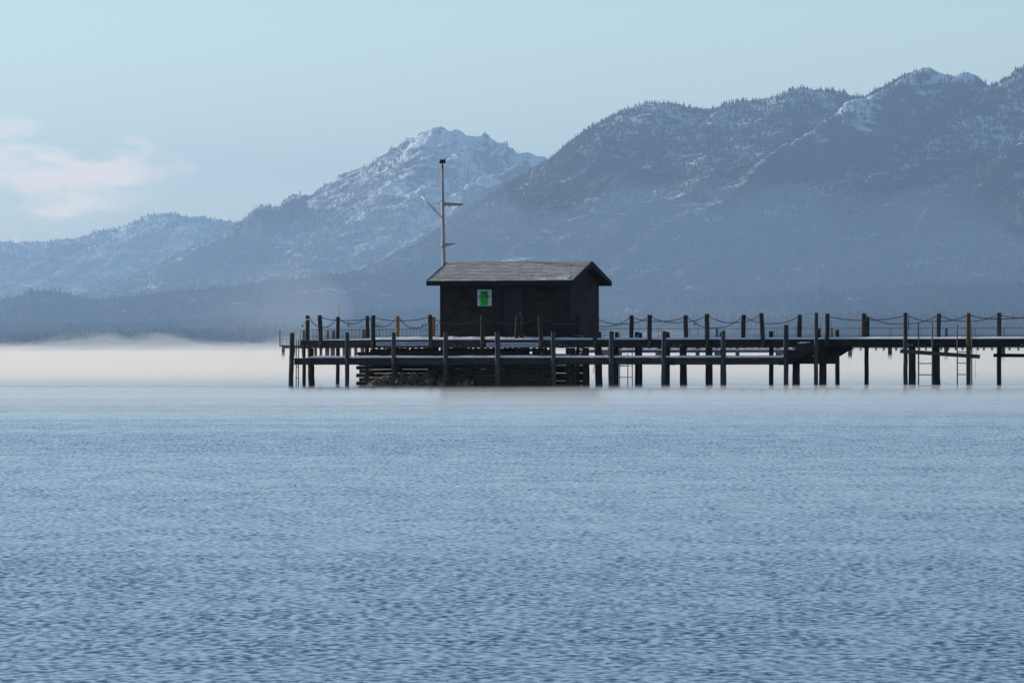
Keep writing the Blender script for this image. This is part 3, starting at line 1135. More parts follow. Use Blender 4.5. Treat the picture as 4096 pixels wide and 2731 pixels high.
# tall round fender posts that carry the chain by the stairs and ladders
for p, yt, pb, w in ((3265, 1252, 3263, 16), (3621, 1252, 3622, 17)):
    v = V_LOW
    t = thing('mooring_post', U(pb, v), v, zw, 'tall round mooring post with peeling pale left flank beside the ladder' if p > 3500
              else 'tall round mooring post standing at the foot of the stairs', 'post')
    MB((U(pb, v), v, zw)).pile(U((p + pb) / 2, v), v, zw, Z(p, yt, v), w / 200 * 1.05, w / 200 * .95, lean=U(p, v) - U(pb, v), n=16).build('shaft', 'fender_wood', t, True)
    MB((U(pb, v), v, zw)).pile(U(p, v), v, Z(p, yt, v) - .06, Z(p, yt, v) + .012, w / 200 * 1.02, w / 200 * .9, n=3).build('cap', 'plate', t, True)

# ------------------------------------------------------------------ stairs between the two decks


def stairs(v0, v1, label):
    pts = [(3146, 1404), (3178, 1404), (3190, 1376), (3262, 1366), (3262, 1394), (3160, 1456), (3146, 1456)]
    def cv(p):
        return (U(p[0], V_LOW), Z(p[0], p[1], V_LOW))
    poly = [cv(p) for p in pts]
    u0 = poly[0][0]
    t = thing('staircase', u0, v0, .86, label, 'stairs')
    off = (u0, v0, .86)
    MB(off).prism(poly, v0, v0 + .06).build('stringer', 'dark_beam', t)
    MB(off).prism(poly, v1 - .06, v1).build('stringer', 'dark_beam', t)
    for px_, py_ in ((3166, 1404), (3200, 1378)):
        uu, zz = cv((px_, py_))
        tr = MB(off).box(uu - .13, uu + .15, v0 - .01, v1 + .01, zz - .002, zz + .045).build('tread', 'beam_wood', t)
        k_ = MB((0, 0, 0))
        rows = 5
        pts2 = []
        for i in range(9):
            a = i / 8
            hh = .012 + .05 * math.sin(a * 3.1) * random.uniform(.5, 1)
            pts2.append((uu - .12 + .26 * a - off[0], zz + .046 + hh - off[2]))
        poly2 = [(uu - .12 - off[0], zz + .046 - off[2])] + [(uu + .14 - off[0], zz + .046 - off[2])] + pts2[::-1]
        k_.prism(poly2, .02, v1 - v0 - .02).build('snow_cover', 'snow', tr)
    return t


stairs(V_LOW + .03, -.3, 'short timber stairs with snowy treads from the low dock up to the deck')
stairs(V_WALK + .35, V_WALK + 1.6, 'second timber stairs hidden under the rear edge of the walkway')
# heavy cross beam below the stairs
o = MB((U(3230, .3), .2, 1.0)).box(U(3150, .3), U(3352, .3), .12, .34, .89, 1.19).build('cross_beam', 'dark_beam', pier)
o.location = (U(3230, .3), .2, 1.0)

# ------------------------------------------------------------------ ladders


def ladder(pa, pb, v, ztop, zbot, rungs, label, r=.02, mat='steel', lean=0.0):
    ua, ub = U(pa, v), U(pb, v)
    off = (ua, v, zbot)
    t = thing('ladder', ua, v, zbot, label, 'ladder', 'pier ladders')
    for uu in (ua, ub):
        n = 10
        MB(off).tube([(uu + lean * i / n + random.uniform(-.003, .003), v, zbot + (ztop - zbot) * i / n) for i in range(n + 1)], r, 8).build('rail', mat, t, True)
    for z in rungs:
        MB(off).tube([(ua, v, z), ((ua + ub) / 2, v - .004, z - .006), (ub, v, z)], r * .8, 6).build('rung', mat, t, True)
    return t


ladder(3674, 3729, V_LOW - .05, Z(3674, 1290, V_LOW), -.3, [Z(3700, y, V_LOW) for y in (1407, 1453, 1498, 1543)],
       'steel ladder with tall hand rails rising beside the round mooring post', r=.028, mat='far_steel')
ladder(3829, 3887, -.25, Z(3829, 1298, 0), -.3, [Z(3850, y, 0) for y in (1407, 1452, 1497)],
       'steel ladder with tall hand rails partly behind the brown post', r=.025, mat='far_steel')
ladder(2463, 2511, .9, 1.3, -.35, [Z(2480, y, .9) for y in (1463, 1508)], 'dark ladder hanging below the low dock between two piles', r=.019, mat='chain_steel')
ladder(2478, 2529, 2.9, 2.2 - .1, -.35, [Z(2500, y, 2.9) for y in (1462, 1508)], 'pale ladder behind the walkway, seen through the gap under the deck', r=.02)
ladder(1184, 1193, V_LOW + .75, Z(1192, 1361, -.8), -.35, [Z(1188, y, -.8) for y in (1466, 1511)],
       'narrow ladder hanging at the open end of the low dock', r=.022, mat='chain_steel', lean=.02)

# ------------------------------------------------------------------ loose boards
def board(pa, ya, pb, yb, hgt, v, mat, label, txt=None):
    ua, za, ub, zb = U(pa, v), Z(pa, ya, v), U(pb, v), Z(pb, yb, v)
    L_ = math.hypot(ub - ua, zb - za)
    t = thing('loose_board', ua, v, za, label, 'board')
    MB().cbox(0, L_, -.03, .03, -hgt / 2, hgt / 2, .006, .002).build('plank', mat, t)
    if txt:
        text_mesh('lettering', txt, .13, 'marker_ink', t, L_ * .57, -.034, .0)
    q = Matrix.Rotation(-TH, 4, 'Z') @ Matrix.Rotation(-math.atan2(zb - za, ub - ua), 4, 'Y')
    t.rotation_euler = q.to_euler()
    return t


board(3601, 1404, 3919, 1426, .155, V_LOW - .12, 'fender_wood', 'tilted grey board numbered 27 nailed across the posts by the ladders', '27')
board(3974, 1421, 4200, 1422, .14, 1.9, 'dark_beam', 'level dark board with a pale cut end fixed across piles under the deck')

# ------------------------------------------------------------------ hanging cables under the deck
def cable(pts, r, label, v=-.03, mat='wire', name='hanging_cable', cat='cable'):
    p3 = [Vector((U(a, v), v, Z(a, b, v))) for a, b in pts]
    m = MB(p3[0])
    m.tube(p3, r, 5)
    o = m.build(name, mat)
    o.location = W(*p3[0])
    o.rotation_euler = (0, 0, -TH)
    return tag(o, label, cat)


cable([(3893, 1386), (3891, 1398), (3896, 1408), (3903, 1402), (3904, 1384), (3908, 1400), (3903, 1440), (3901, 1470), (3902, 1500), (3901, 1518)], .006,
      'thin tangled wire dangling under the deck beside the brown post')
cable([(2155, 1390), (2157, 1402), (2154, 1408)], .006, 'short black wire end hanging below the second parking sign')
cable([(2180, 1391), (2183, 1406), (2192, 1411), (2200, 1404), (2203, 1391)], .007, 'looped black cable hanging below the deck beam')
cable([(2376, 1447), (2377, 1470), (2373, 1478), (2377, 1486), (2374, 1494)], .016, 'frayed rope end hanging beside a thick round pile', mat='rope', name='rope_end', cat='rope')
cable([(2268, 1356), (2285, 1351), (2303, 1341), (2306, 1343), (2327, 1343), (2334, 1350), (2344, 1356)], .014,
      'pale mooring rope knotted round a post in front of the hut', v=1.9, mat='rope', name='mooring_rope', cat='rope')
cable([(2535, 1355), (2545, 1349), (2554, 1338), (2553, 1345), (2551, 1355)], .012,
      'frosty mooring rope tied to a short pile behind the walkway', v=2.85, mat='frost_rope', name='mooring_rope', cat='rope')

# ------------------------------------------------------------------ timber crib full of rocks under the hut
VC0, VC1 = .75, 5.2
UC0, UC1 = U(1436, VC0), U(2205, VC0)
crib = thing('rock_crib', UC0, VC0, 0, 'timber crib filled with rocks carrying the pier head under the hut', 'crib')
OC = (UC0, VC0, 0)
TH_ = .158
for lay in range(9):
    z0 = -.12 + lay * TH_
    if lay % 2 == 0:
        # long timbers along the pier; the face has lost some between the second and third fender post
        segs = [(UC0 - .0 + random.uniform(-.05, .03), UC1 + random.uniform(-.1, .15))]
        if lay in (2, 4):
            segs = [(UC0 + random.uniform(-.05, .03), U(1492, VC0)), (U(1860 - lay * 15, VC0), UC1)]
        for a, b in segs:
            MB(OC).cbox(a, b, VC0, VC0 + .17, z0, z0 + TH_ - .004, .02, .006).build('timber', 'crib_wood', crib)
        MB(OC).cbox(UC0, UC1, VC1 - .17, VC1, z0, z0 + TH_ - .004, .02, .006).build('timber', 'crib_wood', crib)
    else:
        MB(OC).cbox(UC0 + .3, UC1 - .1, VC1 - .16, VC1 - .01, z0, z0 + TH_ - .004, .02, .006).build('timber', 'crib_wood', crib)
        MB(OC).cbox(U(1760 + random.uniform(-60, 60), VC0), UC1 - .05, VC0 + .035, VC0 + .16, z0 + .01, z0 + TH_ - .014, .02, .006).build('timber', 'crib_wood', crib)
        uu = UC0 + .05
        first = True
        while uu < UC1:
            w = .16
            m = MB((0, 0, 0))
            m.cbox(0, (VC1 - VC0 + .3) if first else .45, -w / 2, w / 2, 0, TH_ - .004, .02, .005)
            o = m.build('timber', 'crib_wood', crib)
            o.rotation_euler = (0, 0, math.pi / 2)
            o.location = (uu - OC[0] + (-.06 if first else .08), -.14, z0)
            if first:
                bpy.data.objects.remove(o)
            if first:      # end wall timbers stick out past the corner
                MB(OC).cbox(UC0 - .12, UC0 + .35, VC0 - .02, VC0 + .15, z0 + .002, z0 + TH_ - .006, .02, .005).build('timber', 'crib_wood', crib)
            first = False
            uu += 1.55
for lay in range(8):
    z0 = -.12 + lay * TH_
    o = MB().cbox(0, VC1 - VC0 - .95, -.08, .08, .003, TH_ - .006, .02, .005).build('timber', 'crib_wood', crib)
    o.rotation_euler = (0, 0, math.pi / 2)
    o.location = (.1 + random.uniform(-.015, .015), .8, z0)
# stacked rough timbers between the crib and the deck
MB(OC).cbox(U(1430, VC0), U(1475, VC0), VC0 - .1, VC0 + .2, 1.26, 1.38, .03, .01).build('timber', 'crib_wood', crib)
for a, b, z0, z1, vv in ((1480, 1530, 1.26, 1.5, 1.3), (1530, 1770, 1.28, 1.44, .9), (1600, 1690, 1.4, 1.47, 3.), (1760, 1980, 1.26, 1.50, 1.1), (1890, 2010, 1.4, 1.53, 2.), (1640, 1735, 1.36, 1.53, 2.4), (1790, 1870, 1.4, 1.535, 2.2), (2015, 2090, 1.38, 1.53, 2.3), (2100, 2180, 1.4, 1.52, 2.6), (1545, 1620, 1.42, 1.54, 2.1), (1985, 2050, 1.3, 1.45, 1.0), (2060, 2110, 1.28, 1.54, 1.3),
                         (2128, 2198, 1.3, 1.47, 1.0), (1700, 1745, 1.4, 1.545, 1.2)):
    MB(OC).cbox(U(a, vv), U(b, vv), vv, vv + .3, z0, z1, .04, .012).build('timber', 'crib_wood', crib)


def rock_mesh(seed):
    r = random.Random(seed)
    import bmesh
    bm = bmesh.new()
    bmesh.ops.create_icosphere(bm, subdivisions=1, radius=1)
    for v in bm.verts:
        k = r.uniform(.72, 1.15)
        v.co = Vector((v.co.x * k, v.co.y * k * .9, v.co.z * k * .75))
    me = bpy.data.meshes.new('rock')
    bm.to_mesh(me)
    bm.free()
    me.materials.append(MATS['rock'])
    return me


rocks = [rock_mesh(i) for i in range(6)]
rr = random.Random(5)


def put_rock(u_, v_, z_, s):
    o = link(bpy.data.objects.new('rock', rr.choice(rocks)), crib)
    o.location = (u_ - OC[0], v_ - OC[1], z_)
    o.rotation_euler = (rr.uniform(0, 6), rr.uniform(0, 6), rr.uniform(0, 6))
    o.scale = (s * rr.uniform(.8, 1.3), s * rr.uniform(.8, 1.2), s * rr.uniform(.7, 1.1))


for i in range(190):          # heap showing through the open face
    p = rr.uniform(1470, 1890)
    top = np.interp(p, [1440, 1500, 1560, 1640, 1700, 1800, 1900], [.16, .3, .44, .52, .5, .4, .25])
    v_ = VC0 + rr.uniform(-.32, .6)
    z_ = rr.uniform(-.05, top) * (1 if v_ > VC0 + .1 else .7)
    put_rock(U(p, v_), v_, z_, rr.uniform(.09, .19))
for i in range(90):
    p = rr.uniform(1660, 2190)
    v_ = VC0 + rr.uniform(.4, 1.6)
    put_rock(U(p, v_), v_, rr.uniform(.0, .3 + .65 * min(1, (p - 1660) / 150)), rr.uniform(.13, .25))

# ------------------------------------------------------------------ hut
VH0, VH1 = 1.3, 4.98
HU0, HU1 = U(1762, VH0), U(2279, VH0)
ZF = ZU + .012
OV, OS = .64, .36                       # eave and gable overhang
VR = (VH0 + VH1) / 2
ze = Z(2000, 1123, VH0 - OV)            # roof surface at the eave
zr_ = Z(2080, 1048, VR)                 # ridge
slope_ = (zr_ - ze) / (VR - (VH0 - OV))
pitch = math.atan(slope_)
ztw = ze + OV * slope_ - .1             # wall top under the roof
hut = thing('hut', HU0, VH0, ZF, 'dark brown shingled hut with grey gable roof on the pier head', 'hut')
OH = (HU0, VH0, ZF)
WL, WD, WH = HU1 - HU0, VH1 - VH0, ztw - ZF
DX0, DX1 = U(2009, VH0) - HU0, U(2090, VH0) - HU0        # door leaf
DH = Z(2050, 1153, VH0) - ZF
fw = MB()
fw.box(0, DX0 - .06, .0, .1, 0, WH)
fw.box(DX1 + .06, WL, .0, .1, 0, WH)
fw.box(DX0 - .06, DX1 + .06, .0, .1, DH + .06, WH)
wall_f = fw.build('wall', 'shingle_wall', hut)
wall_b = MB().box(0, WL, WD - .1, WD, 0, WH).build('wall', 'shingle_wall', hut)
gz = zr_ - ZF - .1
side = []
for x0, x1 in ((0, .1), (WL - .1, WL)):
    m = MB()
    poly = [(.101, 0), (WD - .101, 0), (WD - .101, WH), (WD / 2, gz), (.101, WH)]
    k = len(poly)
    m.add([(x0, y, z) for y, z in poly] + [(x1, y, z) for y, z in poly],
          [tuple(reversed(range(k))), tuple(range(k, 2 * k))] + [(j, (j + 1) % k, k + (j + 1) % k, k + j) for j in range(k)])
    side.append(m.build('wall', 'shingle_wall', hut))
# wall shingles, tapered and proud of the wall
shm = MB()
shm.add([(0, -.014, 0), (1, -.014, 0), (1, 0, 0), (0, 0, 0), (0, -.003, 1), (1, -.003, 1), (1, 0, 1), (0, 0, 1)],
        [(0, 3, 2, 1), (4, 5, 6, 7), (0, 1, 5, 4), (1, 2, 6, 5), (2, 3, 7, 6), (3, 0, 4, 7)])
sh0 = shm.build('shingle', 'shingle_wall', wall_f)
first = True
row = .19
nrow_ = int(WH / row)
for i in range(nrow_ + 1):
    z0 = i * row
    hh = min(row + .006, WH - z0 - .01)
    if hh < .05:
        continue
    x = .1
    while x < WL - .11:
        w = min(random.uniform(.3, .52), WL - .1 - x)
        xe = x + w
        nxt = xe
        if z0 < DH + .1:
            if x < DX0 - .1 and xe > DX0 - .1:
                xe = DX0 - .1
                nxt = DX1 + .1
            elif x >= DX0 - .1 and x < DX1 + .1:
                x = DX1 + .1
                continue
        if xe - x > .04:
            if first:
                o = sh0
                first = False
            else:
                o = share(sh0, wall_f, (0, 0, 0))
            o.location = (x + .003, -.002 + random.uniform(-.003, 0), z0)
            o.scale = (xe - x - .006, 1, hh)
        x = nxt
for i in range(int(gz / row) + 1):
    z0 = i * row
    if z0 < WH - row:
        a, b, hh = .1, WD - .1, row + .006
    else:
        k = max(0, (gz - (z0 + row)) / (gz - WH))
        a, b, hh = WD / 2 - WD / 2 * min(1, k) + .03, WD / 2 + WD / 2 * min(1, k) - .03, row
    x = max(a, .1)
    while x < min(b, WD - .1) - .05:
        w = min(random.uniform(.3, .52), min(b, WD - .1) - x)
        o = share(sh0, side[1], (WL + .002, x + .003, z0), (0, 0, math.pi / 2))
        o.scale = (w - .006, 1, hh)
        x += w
# corner boards, door, frame
for x0, x1, y0, y1 in ((-.012, .09, -.022, .02), (WL - .09, WL + .02, -.022, .095), (-.022, -.001, .02, .1), (WL + .001, WL + .022, WD - .1, WD + .012)):
    MB().box(x0, x1, y0, y1, 0, WH - .002).build('corner_board', 'trim_wood', hut)
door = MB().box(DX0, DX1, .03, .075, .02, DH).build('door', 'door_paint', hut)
knob = MB()
kx, kz = U(2087.5, VH0) - HU0 - .05, Z(2087, 1254, VH0) - ZF
ring = []
for r_, y_ in ((.035, .03), (.035, .02), (.012, .018), (.012, -.02), (.03, -.03), (.034, -.045), (.026, -.062), (.004, -.066)):
    for j in range(10):
        a = 2 * math.pi * j / 10
        ring.append((kx + r_ * math.cos(a), y_, kz + r_ * math.sin(a)))
knob.sweep(ring, 10, 8)
knob.build('handle', 'brass', door, True)
fr = MB()
fr.box(DX0 - .1, DX0 - .002, -.03, .06, 0, DH + .1)
fr.box(DX1 + .002, DX1 + .1, -.03, .06, 0, DH + .1)
fr.box(DX0 - .0015, DX1 + .0015, -.03, .06, DH + .003, DH + .1)
fr.build('door_frame', 'trim_wood', hut)

# roof
RX0, RX1 = -OS, WL + OS
RV = VR - VH0
ze_l, zr_l = ze - ZF, zr_ - ZF
run = RV + OV
slen = run / math.cos(pitch)
roof = MB()
T_ = .07
for sgn in (1, -1):
    ye = RV - sgn * run
    pts = [(ye, ze_l - .012), (RV, zr_l - .012), (RV, zr_l - .012 - T_), (ye, ze_l - .012 - T_)]
    vs = [(RX0 + .03, y, z) for y, z in pts] + [(RX1 - .03, y, z) for y, z in pts]
    fs = [(0, 1, 2, 3), (7, 6, 5, 4), (0, 4, 5, 1), (1, 5, 6, 2), (2, 6, 7, 3), (3, 7, 4, 0)]
    roof.add(vs, fs)
roof_o = roof.build('roof', 'trim_wood', hut)
# eave boards and barge boards
for sgn in (1, -1):
    ye = RV - sgn * run
    y0, y1 = sorted((ye - sgn * .035, ye - sgn * .002))
    MB().box(RX0 - .004, RX1 + .004, y0, y1, ze_l - .185, ze_l - .006).build('eave_board', 'trim_wood', roof_o)
for x0, x1, up in ((RX0 - .008, RX0 + .028, .035), (RX1 - .028, RX1 + .008, .008)):
    m = MB()
    for sgn in (1, -1):
        ye = RV - sgn * run
        pts = [(ye, ze_l + up), (RV, zr_l + up), (RV, zr_l - .2), (ye, ze_l - .19)]
        k = 4
        m.add([(x0, y, z) for y, z in pts] + [(x1, y, z) for y, z in pts],
              [(0, 1, 2, 3), (7, 6, 5, 4), (0, 4, 5, 1), (1, 5, 6, 2), (2, 6, 7, 3), (3, 7, 4, 0)])
    m.build('barge_board', 'trim_wood', roof_o)
# soffit return boxes seen at the right gable
MB().box(RX1 - .36, RX1 - .03, WD + .01, RV + run - .04, ze_l - .18, ze_l - .165).build('soffit', 'trim_wood', roof_o)
MB().box(RX0 + .03, RX1 - .03, RV - run + .003, -.03, ze_l - .18, ze_l - .165).build('soffit', 'trim_wood', roof_o)

# asphalt shingles on the front slope: overlapping courses of tabs
nc_ = 13
cl = slen / nc_
tabm = MB()
tabm.add([(0, 0, .022), (1, 0, .022), (1, 1, .002), (0, 1, .002), (0, 0, 0), (1, 0, 0), (1, 1, 0), (0, 1, 0)],
         [(0, 1, 2, 3), (7, 6, 5, 4), (0, 4, 5, 1), (1, 5, 6, 2), (2, 6, 7, 3), (3, 7, 4, 0)])
tab0 = tabm.build('roof_tile', 'roof_shingle', roof_o)
first = True
for i in range(nc_):
    s0 = i * cl
    x = RX0 + .03
    k = 0
    while x < RX1 - .035:
        w = (.31 if k else random.uniform(.1, .3)) + random.uniform(-.012, .012)
        w = min(w, RX1 - .03 - x)
        if first:
            o = tab0
            first = False
        else:
            o = share(tab0, roof_o, (0, 0, 0))
        o.location = (x + .003, RV - run - .02 * (i == 0) + s0 * math.cos(pitch), ze_l - .011 + s0 * math.sin(pitch) + random.uniform(0, .004) + .008)
        o.rotation_euler = (pitch - .006, random.uniform(-.004, .004), 0)
        o.scale = (w - .007, cl * 1.06 if i < nc_ - 1 else cl * .97, random.uniform(.9, 1.6))
        x += w
        k += 1
bsm = MB()
ybk = RV + run
vs = [(RX0 + .03, RV, zr_l - .008), (RX1 - .03, RV, zr_l - .008), (RX1 - .03, ybk + .02, ze_l - .01), (RX0 + .03, ybk + .02, ze_l - .01)]
vs += [(a, b, c + .014) for a, b, c in vs]
bsm.add(vs, [(3, 2, 1, 0), (4, 5, 6, 7), (0, 1, 5, 4), (1, 2, 6, 5), (2, 3, 7, 6), (3, 0, 4, 7)])
bsm.build('rear_slope', 'roof_shingle', roof_o)
# ridge caps
capm = MB()
capm.add([(0, -.13, -.13 * slope_), (0, 0, .0), (0, .13, -.13 * slope_), (.24, -.13, -.13 * slope_ - .012), (.24, 0, -.012), (.24, .13, -.13 * slope_ - .012),
          (0, -.13, -.13 * slope_ - .014), (0, .13, -.13 * slope_ - .014), (.24, -.13, -.13 * slope_ - .026), (.24, .13, -.13 * slope_ - .026)],
         [(0, 3, 4, 1), (1, 4, 5, 2), (0, 6, 8, 3), (2, 5, 9, 7), (0, 1, 2, 7, 6)])
cap0 = capm.build('ridge_cap', 'roof_shingle', roof_o)
x = RX0 + .02
first = True
while x < RX1 - .22:
    o = cap0 if first else share(cap0, roof_o, (0, 0, 0))
    first = False
    o.location = (x, RV, zr_l + .034 + random.uniform(0, .004))
    x += .195
# leftover snow near the right eave
sr = random.Random(3)
n = 90
xs_ = np.linspace(U(2140, VH0 - OV) - HU0, U(2262, VH0 - OV) - HU0 + .25, n)
env = np.clip(np.minimum((xs_ - xs_[0]) * 2.2, (xs_[-1] - xs_) * 2.2), 0, 1)
hgt = (.16 + .75 * np.clip(fbm(xs_ * 2.2, xs_ * 0, 4, 31) - .33, 0, 1) * 2) * env
rows = 12
V_, X_ = np.meshgrid(np.linspace(0, 1, rows), xs_, indexing='ij')
S_ = .05 + V_ * hgt[None, :] + .02 * (fbm(X_ * 9, V_ * 9, 2, 5) - .5)
tk = .035 * np.sin(np.clip(V_, 0, 1) * math.pi) ** .6 * env[None, :] * (.4 + 1.1 * fbm(X_ * 7, V_ * 6, 3, 8)) + .004
Xs_ = X_ + S_ * .42
yy_ = RV - run + S_ * math.cos(pitch) - tk * math.sin(pitch)
zz_ = ze_l + .012 + S_ * math.sin(pitch) + tk * math.cos(pitch)
np_mesh('snow_patch', np.stack([Xs_.ravel(), yy_.ravel(), zz_.ravel()], 1), grid_faces(rows, n), 'snow', roof_o, True)

# ------------------------------------------------------------------ signs


def sign_board(p0, y0, p1, y1, v, label, mat, th=.012, name='sign', r=.02):
    ua, ub = U(p0, v), U(p1, v)
    za, zb = Z(p0, y1, v), Z(p0, y0, v)
    t = thing(name, ua, v, za, label, 'sign')
    w, h = ub - ua, zb - za
    poly = []
    for cx_, cz_, a0 in ((w - r, h - r, 0), (r, h - r, 90), (r, r, 180), (w - r, r, 270)):
        for a in (0, 45, 90):
            poly.append((cx_ + r * math.cos(R(a0 + a)), cz_ + r * math.sin(R(a0 + a))))
    MB().prism(poly[::-1], -th, 0).build('panel', mat, t)
    return t, w, h


for p0, p1, ya, yb, lab in ((1505, 1714, 1367, 1383, 'white parking notice board on the deck beam, nearer the open end of the pier'),
                            (1945, 2155, 1370, 1387, 'white parking notice board on the deck beam below the hut door')):
    t, w, h = sign_board(p0, ya, p1, yb, -.003, lab, 'sign_pale', r=.008)
    text_mesh('lettering', 'No Day or Night Parking \u2013 Drop Off and Pickup Only', .112, 'sign_ink', t, w / 2, -.0145, h / 2, 'CENTER', sx=.815, thick=.0012)
t, w, h = sign_board(1910, 1158, 1967, 1224, VH0 - .03, 'white metal notice with a green paper taped over it on the hut wall', 'sign_white')
for i, zz in enumerate((.69, .64, .6, .56, .52, .35, .25)):
    for x0, x1 in ((.07, .13), (.815, .93 - .04 * (i % 3))):
        MB().box(w * x0, w * x1, -.0145, -.013, h * zz, h * (zz + .016)).build('printed_line', 'grey_ink', t)
for x0, z0 in ((.06, .95), (.94, .95), (.12, .05), (.94, .05)):
    bolt(t, w * x0, -.012, h * z0)
t2 = thing('paper_notice', U(1921, VH0 - .05), VH0 - .0455, Z(1921, 1223, VH0), 'bright green paper notice reading PIER CLOSED on the hut wall', 'notice')
pw_, ph_ = U(1953, VH0) - U(1921, VH0), Z(1921, 1163, VH0) - Z(1921, 1223, VH0)
MB().box(0, pw_, -.0015, 0, 0, ph_).build('paper', 'green_paper', t2)
for body, s_, zf, xk, tk_ in (('PIER', .145, .81, .98, .006), ('CLOSED', .145, .60, .82, .006), ('COVID 19', .075, .39, .88, .002),
                              ('RESTRICTIONS', .066, .255, .66, .001), ('Mandatory', .066, .125, .8, .001)):
    text_mesh('lettering', body, s_, 'marker_ink', t2, pw_ * .5, -.0035, ph_ * zf, 'CENTER', shear=.1, sx=xk, thick=tk_)

# ------------------------------------------------------------------ mast
VM = VR + .75
MU = U(1776, VM)
mast = thing('mast', MU, VM, ZU, 'tall grey steel mast with arms and a black twin siren behind the hut', 'mast')
zb_, zt_ = 0.0, Z(1771, 668, VM) - ZU
dxm = U(1770.5, VM) - U(1778, VM)
zroof = Z(1776, 1052, VM) - ZU
n = 14
pts, rad = [], []
for i in range(n + 1):
    t = i / n
    z = zt_ * t
    pts.append((dxm * (z - zroof) / (zt_ - zroof) * .8, 0, z))
    rad.append(.105 - (.105 - .05) * t)
MB().tube(pts, rad, 12).build('pole', 'mast_paint', mast, True)


def mp(px_, py_):
    return (U(px_, VM) - MU, Z(px_, py_, VM) - ZU)


def arm(name, poly, d, mat='mast_paint'):
    return MB().prism([mp(*p) for p in poly][::-1], -d / 2, d / 2).build(name, mat, mast)


upper = arm('arm', [(1779, 809), (1853, 814), (1853, 822), (1779, 824)], .07)
for x_ in (1797, 1838):
    a = mp(x_ - 3, 823)
    b = mp(x_ + 3, 827)
    MB().box(a[0], b[0], -.02, .02, b[1], a[1] + .01).build('bracket', 'steel', upper)
lower = arm('arm', [(1766, 973), (1785, 972), (1818, 973), (1818, 978), (1786, 985), (1766, 989)], .1)
cl_ = mp(1776, 981)
MB().pile(cl_[0], 0, cl_[1] - .09, cl_[1] + .09, .115, .115, n=2).build('clamp', 'mast_paint', mast, True)
a, b = mp(1689, 784), mp(1771, 870)
boom = MB().tube([(a[0], -.08, a[1]), (b[0], -.08, b[1])], .024, 8).build('boom', 'steel', mast, True)
a, b = mp(1740, 836), mp(1769, 801)
MB().tube([(a[0], -.08, a[1]), (b[0], -.06, b[1])], .014, 8).build('stay', 'steel', boom, True)
c = mp(1771, 646)
MB().tube([(c[0], 0, zt_ - .02), (c[0], 0, c[1] - .05)], [.05, .02], 8).build('neck', 'siren', mast, True)
for s in (-1, 1):
    m = MB()
    ring = []
    prof_ = ((.01, -.085), (.05, -.08), (.075, -.04), (.082, .02), (.066, .075), (.06, .08), (.01, .08))
    for r_, z_ in prof_:
        for j in range(12):
            an = 2 * math.pi * j / 12
            ring.append((c[0] + s * .068 + r_ * .9 * math.cos(an), r_ * math.sin(an), c[1] + z_))
    m.sweep(ring, 12, len(prof_))
    m.build('siren_horn', 'siren', mast, True)
# thin whip on a rear post of the pier head
uu, v = BK[1351][0], BK[1351][1]
w_ = thing('whip_antenna', uu + .04, v, BK[1351][2], 'thin pale whip antenna on a rear chain post of the pier head', 'antenna')
MB().tube([(0, 0, -.02), (.01, 0, .5)], [.014, .008], 6).build('rod', 'mast_paint', w_, True)

# ------------------------------------------------------------------ second pier farther out
D2, TH2 = 480.0, R(14)
C2, S2 = math.cos(TH2), math.sin(TH2)


def U2(px_, v=0.0, D=D2):
    k = (px_ - 2048) / F
    return (k * (D + v * C2) - v * S2) / (C2 + k * S2)


def Z2(px_, py_, v=0.0, D=D2):
    u_ = U2(px_, v, D)
    return H + (HOR - (py_ + ROLL * (px_ - 2048))) / F * (D - u_ * S2 + v * C2)


def thing2(name, u_, v_, z_, label, cat, group=None, D=D2):
    o = bpy.data.objects.new(name, None)
    col.objects.link(o)
    o.location = (u_ * C2 + v_ * S2, D - u_ * S2 + v_ * C2, z_)
    o.rotation_euler = (0, 0, -TH2)
    return tag(o, label, cat, group)


far = thing2('railed_pier', 0, 0, 0, 'hazy second pier with tall pipe railings behind the near pier', 'pier')
FL, FRR = U2(1201), U2(4300)
ZD2 = 2.02
ZR2 = Z2(1700, 1317)
ZM2 = Z2(1700, 1344)
MB().box(FL, FRR, 0, 3.0, ZD2 - .08, ZD2).build('deck', 'far_wood', far)
MB().box(FL, FRR, -.06, .0, ZD2 - .42, ZD2 - .02).build('face_beam', 'far_wood', far)
snow2 = MB().box(FL, FRR, .02, 2.95, ZD2 + .002, ZD2 + .06).build('snow_cover', 'snow', far)
for zz in (ZR2, ZM2, (ZM2 + ZD2) / 2):
    MB().tube([(FL, .1, zz)] + [(FL + (FRR - FL) * i / 24, .1, zz + random.uniform(-.012, .012)) for i in range(1, 25)], .026, 6).build('rail', 'far_steel', far, True)
rp = MB().tube([(0, 0, 0), (0, 0, 1)], .024, 6).build('railing_post', 'far_steel', far)
p = 1201.0
first = True
xs2 = []
while p < 1790:
    xs2.append(p)
    p += random.choice((12, 13, 14, 15))
for q in (2405, 2417, 2520, 2635, 2646, 2760, 2863, 2873, 2990, 3098, 3108, 3182, 3320, 3330, 3440, 3557, 3564, 3672, 3685, 3790, 3897, 3903, 4014, 4019, 4130):
    xs2.append(q)
for p in xs2:
    o = rp if first else share(rp, far, (0, 0, 0))
    first = False
    o.location = (U2(p, .1), .1, ZD2)
    o.scale = (1, 1, ZR2 - ZD2)
# thick posts in the railing
for p, yt in ((1215, 1322), (1312, 1322), (1335, 1323), (1452, 1320), (1463, 1320), (2868, 1316), (3328, 1314), (3784, 1312)):
    MB().post(U2(p, .3), .3, -.5, Z2(p, yt), .18).build('post', 'far_wood', far)
